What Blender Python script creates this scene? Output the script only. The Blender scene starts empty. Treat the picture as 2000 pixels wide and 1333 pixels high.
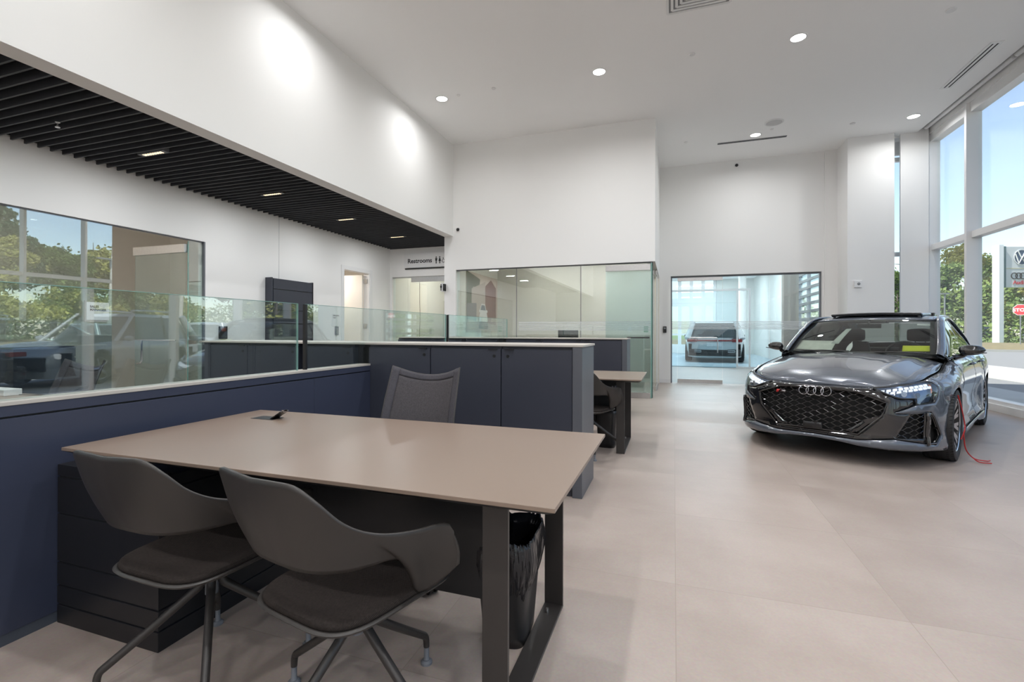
import bpy, bmesh, math, random
from math import sin, cos, pi, radians, sqrt
from mathutils import Vector, Matrix
from mathutils.geometry import delaunay_2d_cdt
random.seed(7)
SC = bpy.context.scene
COL = SC.collection

# ---------------------------------------------------------------- camera
cd = bpy.data.cameras.new('camera'); cam = bpy.data.objects.new('camera', cd); COL.objects.link(cam)
yaw, pit, rol = radians(18.8), radians(.13), radians(.12)
_f = Vector((-sin(yaw)*cos(pit), cos(yaw)*cos(pit), sin(pit)))
_r0 = Vector((cos(yaw), sin(yaw), 0)); _u0 = _r0.cross(_f)
_r = cos(rol)*_r0 + sin(rol)*_u0; _u = -sin(rol)*_r0 + cos(rol)*_u0
cam.matrix_world = Matrix(((_r.x, _u.x, -_f.x, 0), (_r.y, _u.y, -_f.y, 0), (_r.z, _u.z, -_f.z, 1.2), (0, 0, 0, 1)))
cd.sensor_fit = 'HORIZONTAL'; cd.sensor_width = 36; cd.lens = 934.5/2000*36
cd.shift_x = .001; cd.shift_y = -.01065; cd.clip_end = 500; cd.clip_start = .02
SC.camera = cam

# ---------------------------------------------------------------- colour management
vs = SC.view_settings
vs.view_transform = 'Standard'; vs.look = 'None'; vs.gamma = 1; vs.use_curve_mapping = False
vs.exposure = 0.66
SC.cycles.use_denoising = True
SC.cycles.max_bounces = 14; SC.cycles.diffuse_bounces = 9; SC.cycles.glossy_bounces = 5
SC.cycles.transparent_max_bounces = 24; SC.cycles.sample_clamp_indirect = 6
SC.cycles.caustics_reflective = False; SC.cycles.caustics_refractive = False

# ---------------------------------------------------------------- sky and sun
W = bpy.data.worlds.new('sky'); SC.world = W; W.use_nodes = True
nt = W.node_tree; nt.nodes.clear()
sky = nt.nodes.new('ShaderNodeTexSky'); sky.sky_type = 'NISHITA'; sky.sun_disc = False
sky.sun_elevation = radians(50); sky.sun_rotation = radians(250); sky.air_density = 1.0; sky.dust_density = .6; sky.ozone_density = 1.5
hs = nt.nodes.new('ShaderNodeHueSaturation'); hs.inputs['Saturation'].default_value = .85
bg = nt.nodes.new('ShaderNodeBackground'); bg.inputs['Strength'].default_value = .18
wo = nt.nodes.new('ShaderNodeOutputWorld')
nt.links.new(sky.outputs[0], hs.inputs['Color']); nt.links.new(hs.outputs[0], bg.inputs[0]); nt.links.new(bg.outputs[0], wo.inputs[0])
sd = bpy.data.lights.new('sun', 'SUN'); sd.energy = 6.5; sd.angle = radians(.6); sd.color = (1, .95, .87)
sun = bpy.data.objects.new('sun', sd); COL.objects.link(sun)
sun.rotation_euler = Vector((-.52, -.28, .80)).normalized().to_track_quat('Z', 'Y').to_euler()   # behind the building
LAMP_POWER = 17.5

# ---------------------------------------------------------------- helpers
def lin(c):
    c = c/255 if c > 1 else c
    return c/12.92 if c <= .04045 else ((c+.055)/1.055)**2.4
def L(r, g, b): return (lin(r), lin(g), lin(b), 1)

MATS = {}
def mat(name, col=(.5, .5, .5, 1), rough=.5, metal=0., coat=0., emit=0., ecol=None, bump=None, var=None, spec=.5, sheen=0, alpha=1):
    m = bpy.data.materials.new(name); m.use_nodes = True; N = m.node_tree.nodes; K = m.node_tree.links
    b = N['Principled BSDF']
    if len(col) == 3: col = (*col, 1)
    b.inputs['Base Color'].default_value = col; b.inputs['Roughness'].default_value = rough
    b.inputs['Metallic'].default_value = metal; b.inputs['Coat Weight'].default_value = coat
    b.inputs['Coat Roughness'].default_value = .03; b.inputs['Specular IOR Level'].default_value = spec
    b.inputs['Sheen Weight'].default_value = sheen; b.inputs['Alpha'].default_value = alpha
    if emit:
        b.inputs['Emission Color'].default_value = ecol or col; b.inputs['Emission Strength'].default_value = emit
    if bump or var:
        tc = N.new('ShaderNodeTexCoord')
    if bump:
        n = N.new('ShaderNodeTexNoise'); n.inputs['Scale'].default_value = bump[0]; n.inputs['Detail'].default_value = 3
        K.new(tc.outputs['Object'], n.inputs['Vector'])
        bp = N.new('ShaderNodeBump'); bp.inputs['Strength'].default_value = bump[1]; bp.inputs['Distance'].default_value = .002
        K.new(n.outputs['Fac'], bp.inputs['Height']); K.new(bp.outputs[0], b.inputs['Normal'])
    if var:
        n2 = N.new('ShaderNodeTexNoise'); n2.inputs['Scale'].default_value = var[0]; n2.inputs['Detail'].default_value = 5
        K.new(tc.outputs['Object'], n2.inputs['Vector'])
        mx = N.new('ShaderNodeMix'); mx.data_type = 'RGBA'
        mx.inputs['A'].default_value = tuple(min(1, c*(1-var[1])) for c in col[:3]) + (1,)
        mx.inputs['B'].default_value = tuple(min(1, c*(1+var[1])) for c in col[:3]) + (1,)
        K.new(n2.outputs['Fac'], mx.inputs['Factor']); K.new(mx.outputs['Result'], b.inputs['Base Color'])
    MATS[name] = m
    return m

def glass(name, tint=(1, 1, 1), base=.05, rough=0.0, gcol=(1, 1, 1)):
    """thin architectural glass: tinted transparency under a Schlick reflection"""
    m = bpy.data.materials.new(name); m.use_nodes = True; N = m.node_tree.nodes; K = m.node_tree.links; N.clear()
    g = N.new('ShaderNodeNewGeometry'); dt = N.new('ShaderNodeVectorMath'); dt.operation = 'DOT_PRODUCT'
    K.new(g.outputs['Normal'], dt.inputs[0]); K.new(g.outputs['Incoming'], dt.inputs[1])
    ab = N.new('ShaderNodeMath'); ab.operation = 'ABSOLUTE'; K.new(dt.outputs['Value'], ab.inputs[0])
    om = N.new('ShaderNodeMath'); om.operation = 'SUBTRACT'; om.inputs[0].default_value = 1; K.new(ab.outputs[0], om.inputs[1])
    pw = N.new('ShaderNodeMath'); pw.operation = 'POWER'; pw.inputs[1].default_value = 5; K.new(om.outputs[0], pw.inputs[0])
    ma = N.new('ShaderNodeMath'); ma.operation = 'MULTIPLY_ADD'; ma.inputs[1].default_value = 1-base; ma.inputs[2].default_value = base
    ma.use_clamp = True; K.new(pw.outputs[0], ma.inputs[0])
    t = N.new('ShaderNodeBsdfTransparent'); t.inputs[0].default_value = (*tint, 1)
    s = N.new('ShaderNodeBsdfGlossy'); s.inputs['Roughness'].default_value = rough; s.inputs[0].default_value = (*gcol, 1)
    mx = N.new('ShaderNodeMixShader'); o = N.new('ShaderNodeOutputMaterial')
    K.new(ma.outputs[0], mx.inputs[0]); K.new(t.outputs[0], mx.inputs[1]); K.new(s.outputs[0], mx.inputs[2]); K.new(mx.outputs[0], o.inputs[0])
    MATS[name] = m
    return m

def catmull(pts, n=8, closed=False):
    P = [Vector(p) for p in pts]; out = []
    m = len(P)
    rng = m if closed else m-1
    for i in range(rng):
        p1, p2 = P[i], P[(i+1) % m]
        p0 = P[i-1] if (i > 0 or closed) else p1*2-p2
        p3 = P[(i+2) % m] if (i+2 < m or closed) else p2*2-p1
        for k in range(n):
            t = k/n
            out.append(.5*((2*p1)+(p2-p0)*t+(2*p0-5*p1+4*p2-p3)*t*t+(3*p1-p0-3*p2+p3)*t**3))
    if not closed: out.append(P[-1])
    return out

def interp(xs, ys):
    """monotone-ish smooth interpolation y(x), xs ascending"""
    def f(x):
        if x <= xs[0]: return ys[0]
        if x >= xs[-1]: return ys[-1]
        for i in range(len(xs)-1):
            if x <= xs[i+1]: break
        h = xs[i+1]-xs[i]; t = (x-xs[i])/h
        d = lambda j: (ys[j+1]-ys[j])/(xs[j+1]-xs[j])
        def sl(j):
            if j == 0: return d(0)
            if j == len(xs)-1: return d(j-1)
            a, b = d(j-1), d(j)
            return 0 if a*b <= 0 else 2*a*b/(a+b)
        m0, m1 = sl(i), sl(i+1)
        return (2*t**3-3*t*t+1)*ys[i]+(t**3-2*t*t+t)*h*m0+(-2*t**3+3*t*t)*ys[i+1]+(t**3-t*t)*h*m1
    return f

class MB:
    def __init__(s, world=False): s.v = []; s.f = []; s.world = world
    def add(s, vs_, fs):
        o = len(s.v); s.v += [tuple(p) for p in vs_]; s.f += [tuple(i+o for i in f) for f in fs]; return s
    def box(s, x0, x1, y0, y1, z0, z1):
        s.k = getattr(s, 'k', 0)+1; e = (s.k % 11)*.00010      # hair-fine growth keeps neighbouring boxes from sharing a plane
        x0 -= e; x1 += e; y0 -= e; y1 += e; z0 += e; z1 += e
        return s.add([(x0, y0, z0), (x1, y0, z0), (x1, y1, z0), (x0, y1, z0), (x0, y0, z1), (x1, y0, z1), (x1, y1, z1), (x0, y1, z1)],
                     [(0, 3, 2, 1), (4, 5, 6, 7), (0, 1, 5, 4), (1, 2, 6, 5), (2, 3, 7, 6), (3, 0, 4, 7)])
    def prism(s, poly, a, b, axis='z'):
        n = len(poly)
        def P(u, v, w): return {'z': (u, v, w), 'y': (u, w, v), 'x': (w, u, v)}[axis]
        vs_ = [P(u, v, a) for u, v in poly]+[P(u, v, b) for u, v in poly]
        return s.add(vs_, [tuple(range(n))[::-1], tuple(range(n, 2*n))]+[(i, (i+1) % n, n+(i+1) % n, n+i) for i in range(n)])
    def tube(s, pts, r, n=10, cap=True):
        P = [Vector(p) for p in pts]; m = len(P)
        R_ = r if isinstance(r, (list, tuple)) else [r]*m
        T = [(P[min(i+1, m-1)]-P[max(i-1, 0)]).normalized() for i in range(m)]
        a = Vector((0, 0, 1)) if abs(T[0].z) < .9 else Vector((1, 0, 0))
        u = T[0].cross(a).normalized(); vs_ = []
        for i in range(m):
            u = (u-T[i]*u.dot(T[i])).normalized(); w = T[i].cross(u)
            for k in range(n):
                t = 2*pi*k/n; vs_.append(P[i]+(u*cos(t)+w*sin(t))*R_[i])
        fs = [(i*n+k, i*n+(k+1) % n, (i+1)*n+(k+1) % n, (i+1)*n+k) for i in range(m-1) for k in range(n)]
        if cap: fs += [tuple(range(n))[::-1], tuple(range((m-1)*n, m*n))]
        return s.add(vs_, fs)
    def cyl(s, p0, p1, r0, r1=None, n=24):
        return s.tube([p0, p1], [r0, r0 if r1 is None else r1], n)
    def lathe(s, prof, n=32, c=(0, 0, 0), axis='z'):
        vs_ = []
        for r, h in prof:
            for k in range(n):
                t = 2*pi*k/n; a, b = r*cos(t), r*sin(t)
                vs_.append({'z': (c[0]+a, c[1]+b, c[2]+h), 'y': (c[0]+a, c[1]+h, c[2]+b), 'x': (c[0]+h, c[1]+a, c[2]+b)}[axis])
        m = len(prof)
        fs = [(i*n+k, i*n+(k+1) % n, (i+1)*n+(k+1) % n, (i+1)*n+k) for i in range(m-1) for k in range(n)]
        return s.add(vs_, fs)
    def grid(s, fn, nu, nv, cu=False, flip=False):
        vs_ = [fn(i/nu, j/nv) for i in range(nu if cu else nu+1) for j in range(nv+1)]
        w = nv+1; fs = []
        for i in range(nu):
            i2 = (i+1) % nu if cu else i+1
            for j in range(nv):
                q = (i*w+j, i2*w+j, i2*w+j+1, i*w+j+1); fs.append(q[::-1] if flip else q)
        return s.add(vs_, fs)
    def build(s, name, m, parent=None, bevel=0, smooth=None, solid=0, sub=0, weld=False, segs=2, soff=-1):
        me = bpy.data.meshes.new(name)
        vv = s.v
        if s.world and parent is not None:
            l = parent.location; vv = [(a-l.x, b-l.y, c-l.z) for a, b, c in vv]
        me.from_pydata(vv, [], s.f)
        bm = bmesh.new(); bm.from_mesh(me)
        if weld: bmesh.ops.remove_doubles(bm, verts=bm.verts, dist=1e-5)
        if not solid: bmesh.ops.recalc_face_normals(bm, faces=bm.faces)
        bm.to_mesh(me); bm.free()
        me.materials.append(m)
        if smooth is None: smooth = 35
        if smooth:
            me.shade_smooth(); me.set_sharp_from_angle(angle=radians(smooth))
        o = bpy.data.objects.new(name, me); COL.objects.link(o)
        if parent is not None: o.parent = parent
        if solid:
            q = o.modifiers.new('solid', 'SOLIDIFY'); q.thickness = solid; q.offset = soff
        if bevel:
            q = o.modifiers.new('bevel', 'BEVEL'); q.width = bevel; q.segments = segs; q.limit_method = 'ANGLE'; q.angle_limit = radians(40); q.harden_normals = True
        if sub:
            q = o.modifiers.new('sub', 'SUBSURF'); q.levels = sub; q.render_levels = sub
        return o

def patch(outline, fn, step, holes=()):
    """exact-edged triangulated patch: polygon in 2-D, fn maps (u, v) to 3-D"""
    def dens(poly):
        out = []
        for i, p in enumerate(poly):
            q = poly[(i+1) % len(poly)]; d = math.hypot(q[0]-p[0], q[1]-p[1]); n = max(1, int(math.ceil(d/step)))
            out += [(p[0]+(q[0]-p[0])*k/n, p[1]+(q[1]-p[1])*k/n) for k in range(n)]
        return out
    def inside(poly, x, y):
        c = False; n = len(poly); j = n-1
        for i in range(n):
            if (poly[i][1] > y) != (poly[j][1] > y) and x < (poly[j][0]-poly[i][0])*(y-poly[i][1])/(poly[j][1]-poly[i][1])+poly[i][0]: c = not c
            j = i
        return c
    loops = [dens(outline)]+[dens(h) for h in holes]
    V = []; E_ = []
    for l in loops:
        o = len(V); V += l; E_ += [(o+i, o+(i+1) % len(l)) for i in range(len(l))]
    xs = [p[0] for p in outline]; ys = [p[1] for p in outline]
    allb = [p for l in loops for p in l]
    cell = {}
    for p in allb: cell.setdefault((int(p[0]//step), int(p[1]//step)), []).append(p)
    def near(x, y):
        ci, cj = int(x//step), int(y//step)
        return any((p[0]-x)**2+(p[1]-y)**2 < (step*.55)**2 for a in (-1, 0, 1) for b in (-1, 0, 1) for p in cell.get((ci+a, cj+b), ()))
    y = min(ys)+step/2
    while y < max(ys):
        x = min(xs)+step/2
        while x < max(xs):
            if inside(outline, x, y) and not any(inside(h, x, y) for h in holes) and not near(x, y): V.append((x, y))
            x += step
        y += step
    r = delaunay_2d_cdt([Vector(p) for p in V], E_, [], 0, 1e-7)
    vo, fo = r[0], r[2]
    F = []
    for f in fo:
        cx = sum(vo[i].x for i in f)/len(f); cy = sum(vo[i].y for i in f)/len(f)
        if inside(outline, cx, cy) and not any(inside(h, cx, cy) for h in holes): F.append(tuple(f))
    mb = MB(); mb.add([fn(p.x, p.y) for p in vo], F); return mb

def tag(o, label, cat=None, group=None, kind=None):
    o['label'] = label
    if cat: o['category'] = cat
    if group: o['group'] = group
    if kind: o['kind'] = kind
    return o
def thing(name, label, cat, loc=(0, 0, 0), rz=0, group=None, kind=None):
    o = bpy.data.objects.new(name, None); COL.objects.link(o); o.empty_display_size = .1
    o.location = loc; o.rotation_euler = (0, 0, rz)
    return tag(o, label, cat, group, kind)
def struct(o): o['kind'] = 'structure'; return o
def srt(name, loc=(0, 0, 0)):
    o = bpy.data.objects.new(name, None); COL.objects.link(o); o.location = loc; o['kind'] = 'structure'; return o
def copy_tree(o, parent=None, **kw):
    c = o.copy(); COL.objects.link(c); c.parent = parent
    for ch in list(o.children): copy_tree(ch, c)
    if 'loc' in kw: c.location = kw['loc']
    if 'rz' in kw: c.rotation_euler = (0, 0, kw['rz'])
    if 'label' in kw: c['label'] = kw['label']
    if 'group' in kw: c['group'] = kw['group']
    return c
def text(body, size, m, name, parent, M, ext=.001, align='LEFT', bold=0, sx=1):
    cu = bpy.data.curves.new('t', 'FONT'); cu.body = body; cu.size = size; cu.extrude = ext; cu.align_x = align; cu.offset = bold
    cu.resolution_u = 3
    t = bpy.data.objects.new('t', cu); COL.objects.link(t)
    dg = bpy.context.evaluated_depsgraph_get(); me = bpy.data.meshes.new_from_object(t.evaluated_get(dg))
    bpy.data.objects.remove(t); bpy.data.curves.remove(cu)
    me.transform(M @ Matrix.Diagonal((sx, 1, 1, 1)))
    me.materials.clear(); me.materials.append(m)
    o = bpy.data.objects.new(name, me); COL.objects.link(o)
    if parent is not None: o.parent = parent
    return o
def frame_M(o, x, y):
    """matrix whose local x, y axes are the given directions, origin o"""
    x = Vector(x).normalized(); y = Vector(y).normalized(); z = x.cross(y)
    return Matrix(((x.x, y.x, z.x, o[0]), (x.y, y.y, z.y, o[1]), (x.z, y.z, z.z, o[2]), (0, 0, 0, 1)))

# ---------------------------------------------------------------- materials
white = mat('white_wall_paint', (.83, .826, .815), .85, bump=(120, .05), var=(.6, .012))
ceilm = mat('white_ceiling_paint', (.93, .93, .925), .9)
offwhite = mat('warm_office_paint', (.74, .71, .66), .85)
metalw = mat('white_aluminium', (.80, .80, .80), .35, var=(3, .02))
blackslat = mat('charcoal_slat', (.045, .048, .056), .6, var=(8, .2))
blackvoid = mat('black_plenum', (.008, .009, .011), .9)
navy = mat('navy_laminate', (.034, .038, .054), .38, bump=(300, .03), var=(2, .06))
navy2 = mat('dark_blue_laminate', (.036, .043, .072), .36, bump=(300, .03), var=(2, .05))
blackm = mat('black_powder_coat', (.011, .011, .012), .42, bump=(400, .05), var=(6, .15))
blacklam = mat('black_laminate', (.009, .009, .011), .4, var=(3, .1))
bronze = mat('dark_bronze_powder_coat', (.030, .026, .024), .4, var=(6, .06))
capm = mat('beige_cap_edge', (.46, .43, .39), .45, var=(4, .05))
deskm = mat('beige_desktop_laminate', (.222, .165, .128), .33, bump=(500, .02), var=(1.5, .03))
plastic = mat('charcoal_moulded_plastic', (.030, .0262, .0238), .42, bump=(600, .04), var=(4, .05))
steelg = mat('grey_plastic_foot', (.16, .17, .19), .5)
steel = mat('brushed_steel', (.55, .55, .55), .28, metal=1, var=(30, .1))
chrome = mat('chrome', (.8, .8, .82), .08, metal=1)
whitep = mat('white_plastic', (.78, .78, .78), .4)
blackp = mat('black_plastic', (.012, .012, .013), .35)
ink = mat('black_ink', (.01, .01, .01), .6)
rubber = mat('black_rubber', (.012, .012, .013), .7, bump=(60, .2))
bagm = mat('black_bin_liner', (.012, .012, .014), .16, bump=(45, 1.0))
gl_clear = glass('clear_glass', (.97, .99, .98), .045)
gl_screen = glass('screen_glass', (.90, .96, .95), .15)
gl_office = glass('office_glass', (.86, .92, .91), .24)
gl_door = glass('green_tinted_glass', (.86, .93, .935), .07)
gl_edge = mat('glass_edge', (.22, .40, .36), .2)
gl_far = glass('far_room_glass', (.90, .96, .98), .06)
frit = mat('frosted_stripe', (.75, .78, .80), .8, alpha=.55)
lampm = mat('lamp_diffuser', (1, 1, 1), .5, emit=9, ecol=(1, .98, .95, 1))

# fabric with a fine weave
def weave(name, c1, c2, sc=260):
    m = mat(name, c1, .9, spec=.12); N = m.node_tree.nodes; K = m.node_tree.links; b = N['Principled BSDF']
    tc = N.new('ShaderNodeTexCoord'); w = N.new('ShaderNodeTexWave'); w.inputs['Scale'].default_value = sc; w.wave_type = 'BANDS'; w.bands_direction = 'DIAGONAL'
    n = N.new('ShaderNodeTexNoise'); n.inputs['Scale'].default_value = 140; K.new(tc.outputs['Object'], n.inputs['Vector'])
    K.new(tc.outputs['Object'], w.inputs['Vector'])
    mu = N.new('ShaderNodeMath'); mu.operation = 'MULTIPLY'; K.new(w.outputs['Fac'], mu.inputs[0]); K.new(n.outputs['Fac'], mu.inputs[1])
    mx = N.new('ShaderNodeMix'); mx.data_type = 'RGBA'; mx.inputs['A'].default_value = (*c1, 1); mx.inputs['B'].default_value = (*c2, 1)
    K.new(mu.outputs[0], mx.inputs['Factor']); K.new(mx.outputs['Result'], b.inputs['Base Color'])
    bp = N.new('ShaderNodeBump'); bp.inputs['Strength'].default_value = .4; bp.inputs['Distance'].default_value = .001
    K.new(mu.outputs[0], bp.inputs['Height']); K.new(bp.outputs[0], b.inputs['Normal'])
    return m
seatfab = weave('brown_black_seat_weave', (.013, .0105, .0095), (.056, .045, .040), 130)
mesh_fab = weave('grey_mesh_fabric', (.045, .042, .046), (.15, .14, .146), 200)

# floor tiles
def tile_mat():
    m = mat('large_floor_tiles', (.5, .46, .42), .42); N = m.node_tree.nodes; K = m.node_tree.links; b = N['Principled BSDF']
    g = N.new('ShaderNodeNewGeometry'); sp = N.new('ShaderNodeSeparateXYZ'); K.new(g.outputs['Position'], sp.inputs[0])
    lines = []; ids = []
    for ax, off, pit_ in (('X', .009, .918), ('Y', 3.328, .922)):
        a = N.new('ShaderNodeMath'); a.operation = 'SUBTRACT'; a.inputs[1].default_value = off-100*pit_; K.new(sp.outputs[ax], a.inputs[0])
        d = N.new('ShaderNodeMath'); d.operation = 'DIVIDE'; d.inputs[1].default_value = pit_; K.new(a.outputs[0], d.inputs[0])
        fl = N.new('ShaderNodeMath'); fl.operation = 'FLOOR'; K.new(d.outputs[0], fl.inputs[0]); ids.append(fl)
        fr = N.new('ShaderNodeMath'); fr.operation = 'FRACT'; K.new(d.outputs[0], fr.inputs[0])
        s2 = N.new('ShaderNodeMath'); s2.operation = 'SUBTRACT'; s2.inputs[1].default_value = .5; K.new(fr.outputs[0], s2.inputs[0])
        ab = N.new('ShaderNodeMath'); ab.operation = 'ABSOLUTE'; K.new(s2.outputs[0], ab.inputs[0])
        gt = N.new('ShaderNodeMath'); gt.operation = 'GREATER_THAN'; gt.inputs[1].default_value = .5-.0017/pit_; K.new(ab.outputs[0], gt.inputs[0]); lines.append(gt)
    mxl = N.new('ShaderNodeMath'); mxl.operation = 'MAXIMUM'; K.new(lines[0].outputs[0], mxl.inputs[0]); K.new(lines[1].outputs[0], mxl.inputs[1])
    cb = N.new('ShaderNodeCombineXYZ'); K.new(ids[0].outputs[0], cb.inputs[0]); K.new(ids[1].outputs[0], cb.inputs[1])
    wn = N.new('ShaderNodeTexWhiteNoise'); K.new(cb.outputs[0], wn.inputs[0])
    ad = N.new('ShaderNodeVectorMath'); ad.operation = 'MULTIPLY_ADD'; ad.inputs[1].default_value = (7, 7, 7); K.new(cb.outputs[0], ad.inputs[0]); K.new(g.outputs['Position'], ad.inputs[2])
    n1 = N.new('ShaderNodeTexNoise'); n1.inputs['Scale'].default_value = 1.6; n1.inputs['Detail'].default_value = 9; n1.inputs['Roughness'].default_value = .62; K.new(ad.outputs[0], n1.inputs['Vector'])
    n2 = N.new('ShaderNodeTexNoise'); n2.inputs['Scale'].default_value = 90; n2.inputs['Detail'].default_value = 2; K.new(g.outputs['Position'], n2.inputs['Vector'])
    r = N.new('ShaderNodeValToRGB'); e = r.color_ramp.elements
    e[0].position = .3; e[0].color = (.365, .298, .258, 1); e[1].position = .7; e[1].color = (.458, .388, .345, 1); K.new(n1.outputs['Fac'], r.inputs[0])
    m1 = N.new('ShaderNodeMix'); m1.data_type = 'RGBA'; m1.blend_type = 'MULTIPLY'; m1.inputs['Factor'].default_value = .22
    K.new(r.outputs[0], m1.inputs['A']); K.new(n2.outputs['Color'], m1.inputs['B'])
    v = N.new('ShaderNodeMapRange'); v.inputs['To Min'].default_value = .95; v.inputs['To Max'].default_value = 1.05; K.new(wn.outputs['Value'], v.inputs[0])
    sc = N.new('ShaderNodeVectorMath'); sc.operation = 'SCALE'; K.new(m1.outputs['Result'], sc.inputs[0]); K.new(v.outputs[0], sc.inputs['Scale'])
    m2 = N.new('ShaderNodeMix'); m2.data_type = 'RGBA'; K.new(mxl.outputs[0], m2.inputs['Factor']); K.new(sc.outputs[0], m2.inputs['A']); m2.inputs['B'].default_value = (.30, .25, .21, 1)
    K.new(m2.outputs['Result'], b.inputs['Base Color'])
    rr_ = N.new('ShaderNodeMapRange'); rr_.inputs['To Min'].default_value = .34; rr_.inputs['To Max'].default_value = .5; K.new(n1.outputs['Fac'], rr_.inputs[0]); K.new(rr_.outputs[0], b.inputs['Roughness'])
    bp = N.new('ShaderNodeBump'); bp.inputs['Strength'].default_value = .25; bp.inputs['Distance'].default_value = .001; bp.invert = True
    K.new(mxl.outputs[0], bp.inputs['Height']); K.new(bp.outputs[0], b.inputs['Normal'])
    return m
tiles = tile_mat()
# ================================================================ the room
# world axes: X to the right, Y towards the back wall, Z up; camera stands at the origin, 1.2 m high
CZ = 5.04
struct(MB().box(-9.6, 4.9, -9, 29, -.2, 0).build('floor', tiles, smooth=0))
# main ceiling, with the shade pocket along the glazing left open above
struct(MB().box(-4.51, 4.42, -9, 11.95, CZ, CZ+.12).build('ceiling', ceilm, smooth=0))
struct(MB().box(4.42, 4.95, -9, 11.95, 5.32, 5.42).box(4.40, 4.42, -9, 11.2, CZ, 5.32).build('trim_1', ceilm, smooth=0))
# bulkhead over the open office zone
struct(MB().box(-4.51, -4.31, -9, 8.95, 3.155, CZ).build('wall_bulkhead', white, smooth=0))
# slatted black ceiling: plenum and slats
struct(MB().box(-6.46, -4.51, -9, 9.95, 3.42, 3.5).build('ceiling_plenum', blackvoid, smooth=0))
sl = MB()
for k in range(115):
    y = 9.93-k*.11
    if y < -2.7: break
    sl.box(-6.445, -4.512, y-.016, y, 3.155, 3.30)
sl.box(-6.46, -6.445, -2.7, 9.95, 3.20, 3.42).box(-4.53, -4.512, -2.7, 9.95, 3.30, 3.42)
struct(sl.build('ceiling_slats', blackslat, smooth=0))
# left wall with the sales office glazing, the wall niche and the doorway
def wall_x(name, x0, x1, y0, y1, z1, holes, m=white):
    """wall slab normal to X with rectangular openings (y0,y1,z0,z1)"""
    b = MB(); ys = sorted({y0, y1, *[h[0] for h in holes], *[h[1] for h in holes]})
    for a, c in zip(ys[:-1], ys[1:]):
        zs = [(h[2], h[3]) for h in holes if h[0] <= a and h[1] >= c]
        z = 0
        for p, q in sorted(zs):
            if p > z: b.box(x0, x1, a, c, z, p)
            z = q
        if z < z1: b.box(x0, x1, a, c, z, z1)
    return struct(b.build(name, m, smooth=0))
def wall_y(name, y0, y1, x0, x1, z1, holes, m=white):
    b = MB(); xs = sorted({x0, x1, *[h[0] for h in holes], *[h[1] for h in holes]})
    for a, c in zip(xs[:-1], xs[1:]):
        zs = [(h[2], h[3]) for h in holes if h[0] <= a and h[1] >= c]
        z = 0
        for p, q in sorted(zs):
            if p > z: b.box(a, c, y0, y1, z, p)
            z = q
        if z < z1: b.box(a, c, y0, y1, z, z1)
    return struct(b.build(name, m, smooth=0))
wall_x('wall_left', -6.60, -6.46, -9, 10.1, 3.5, [(-1.2, 5.16, 0, 2.49), (8.25, 9.13, 0, 2.475)])
struct(MB().box(-6.462, -6.4585, 6.527, 6.531, 2.0, 3.155).build('trim_2', steelg, smooth=0))   # panel joint
# sales office behind the left glazing
struct(MB().box(-9.7, -9.6, -1.4, 7, 0, 3.6).box(-9.6, -6.6, -1.4, -1.3, 0, 3.6).box(-9.6, -6.6, 6.9, 7.0, 0, 3.6).build('wall_office', offwhite, smooth=0))
struct(MB().box(-9.6, -6.6, -1.3, 6.9, 3.4, 3.5).build('ceiling_office', ceilm, smooth=0))
# room behind the doorway in the left wall
struct(MB().box(-8.6, -8.5, 7.05, 10.8, 0, 3).box(-8.5, -6.6, 10.2, 10.3, 0, 3).box(-8.6, -6.6, 7.05, 10.2, 2.75, 2.85).build('wall_storeroom', offwhite, smooth=0))
# restroom corridor wall at the back of the slatted zone, glazing beneath
wall_y('wall_back_left', 9.95, 10.1, -6.46, -4.51, 3.5, [(-6.40, -4.6, 0, 2.487)])
struct(MB().box(-6.6, -6.46, 10.1, 13.2, 0, 3.4).box(-6.6, -4.35, 13.1, 13.2, 0, 3.4).box(-6.6, -4.35, 10.1, 13.2, 3.2, 3.3).box(-4.49, -4.36, 11.85, 13.1, 0, 3.2).build('wall_corridor', offwhite, smooth=0))
# the high white wall over the glass meeting room
struct(MB().box(-4.51, -4.25, 8.95, 9.15, 0, CZ).box(-4.25, -.32, 8.95, 9.15, 2.46, CZ).build('wall_back', white, smooth=0))
struct(MB().box(-.46, -.32, 9.15, 11.75, 2.46, CZ).box(-4.25, -.46, 9.15, 11.75, 3.05, 3.15).build('wall_meeting_room_top', white, smooth=0))
struct(MB().box(-4.49, -4.35, 9.15, 11.85, 0, 3.1).box(-4.35, -.40, 11.68, 11.85, 0, 3.1).box(-.40, -.32, 11.55, 11.85, 0, 2.46).build('wall_meeting_room', offwhite, smooth=0))
# far wall with the glazed opening to the delivery bay
wall_y('wall_far', 11.75, 11.93, -.46, 3.40, CZ, [(-.07, 2.975, 0, 2.487)])
struct(MB().box(3.25, 4.02, 11.10, 11.93, 0, CZ).box(3.02, 3.25, 11.72, 11.80, 0, CZ).build('column_right', white, smooth=0))
struct(MB().box(4.155, 4.60, 11.20, 11.25, 0, 5.32).box(4.47, 4.60, 11.25, 11.60, 0, 5.32).build('column_corner', white, smooth=0))
# baseboards
struct(MB().box(-.32, -.07, 11.735, 11.75, 0, .10).build('baseboard_far', whitep, smooth=0))
struct(MB().box(3.0, 3.25, 11.735, 11.75, 0, .10).box(3.25, 4.02, 11.085, 11.10, 0, .10).build('baseboard_right', whitep, smooth=0))
struct(MB().box(-6.46, -6.445, 5.16, 8.20, 0, .10).build('baseboard_left', whitep, smooth=0))
# wall behind the camera and its openings side
wall_y('wall_rear', -9.15, -9, -6.6, 4.95, 5.42, [])

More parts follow.
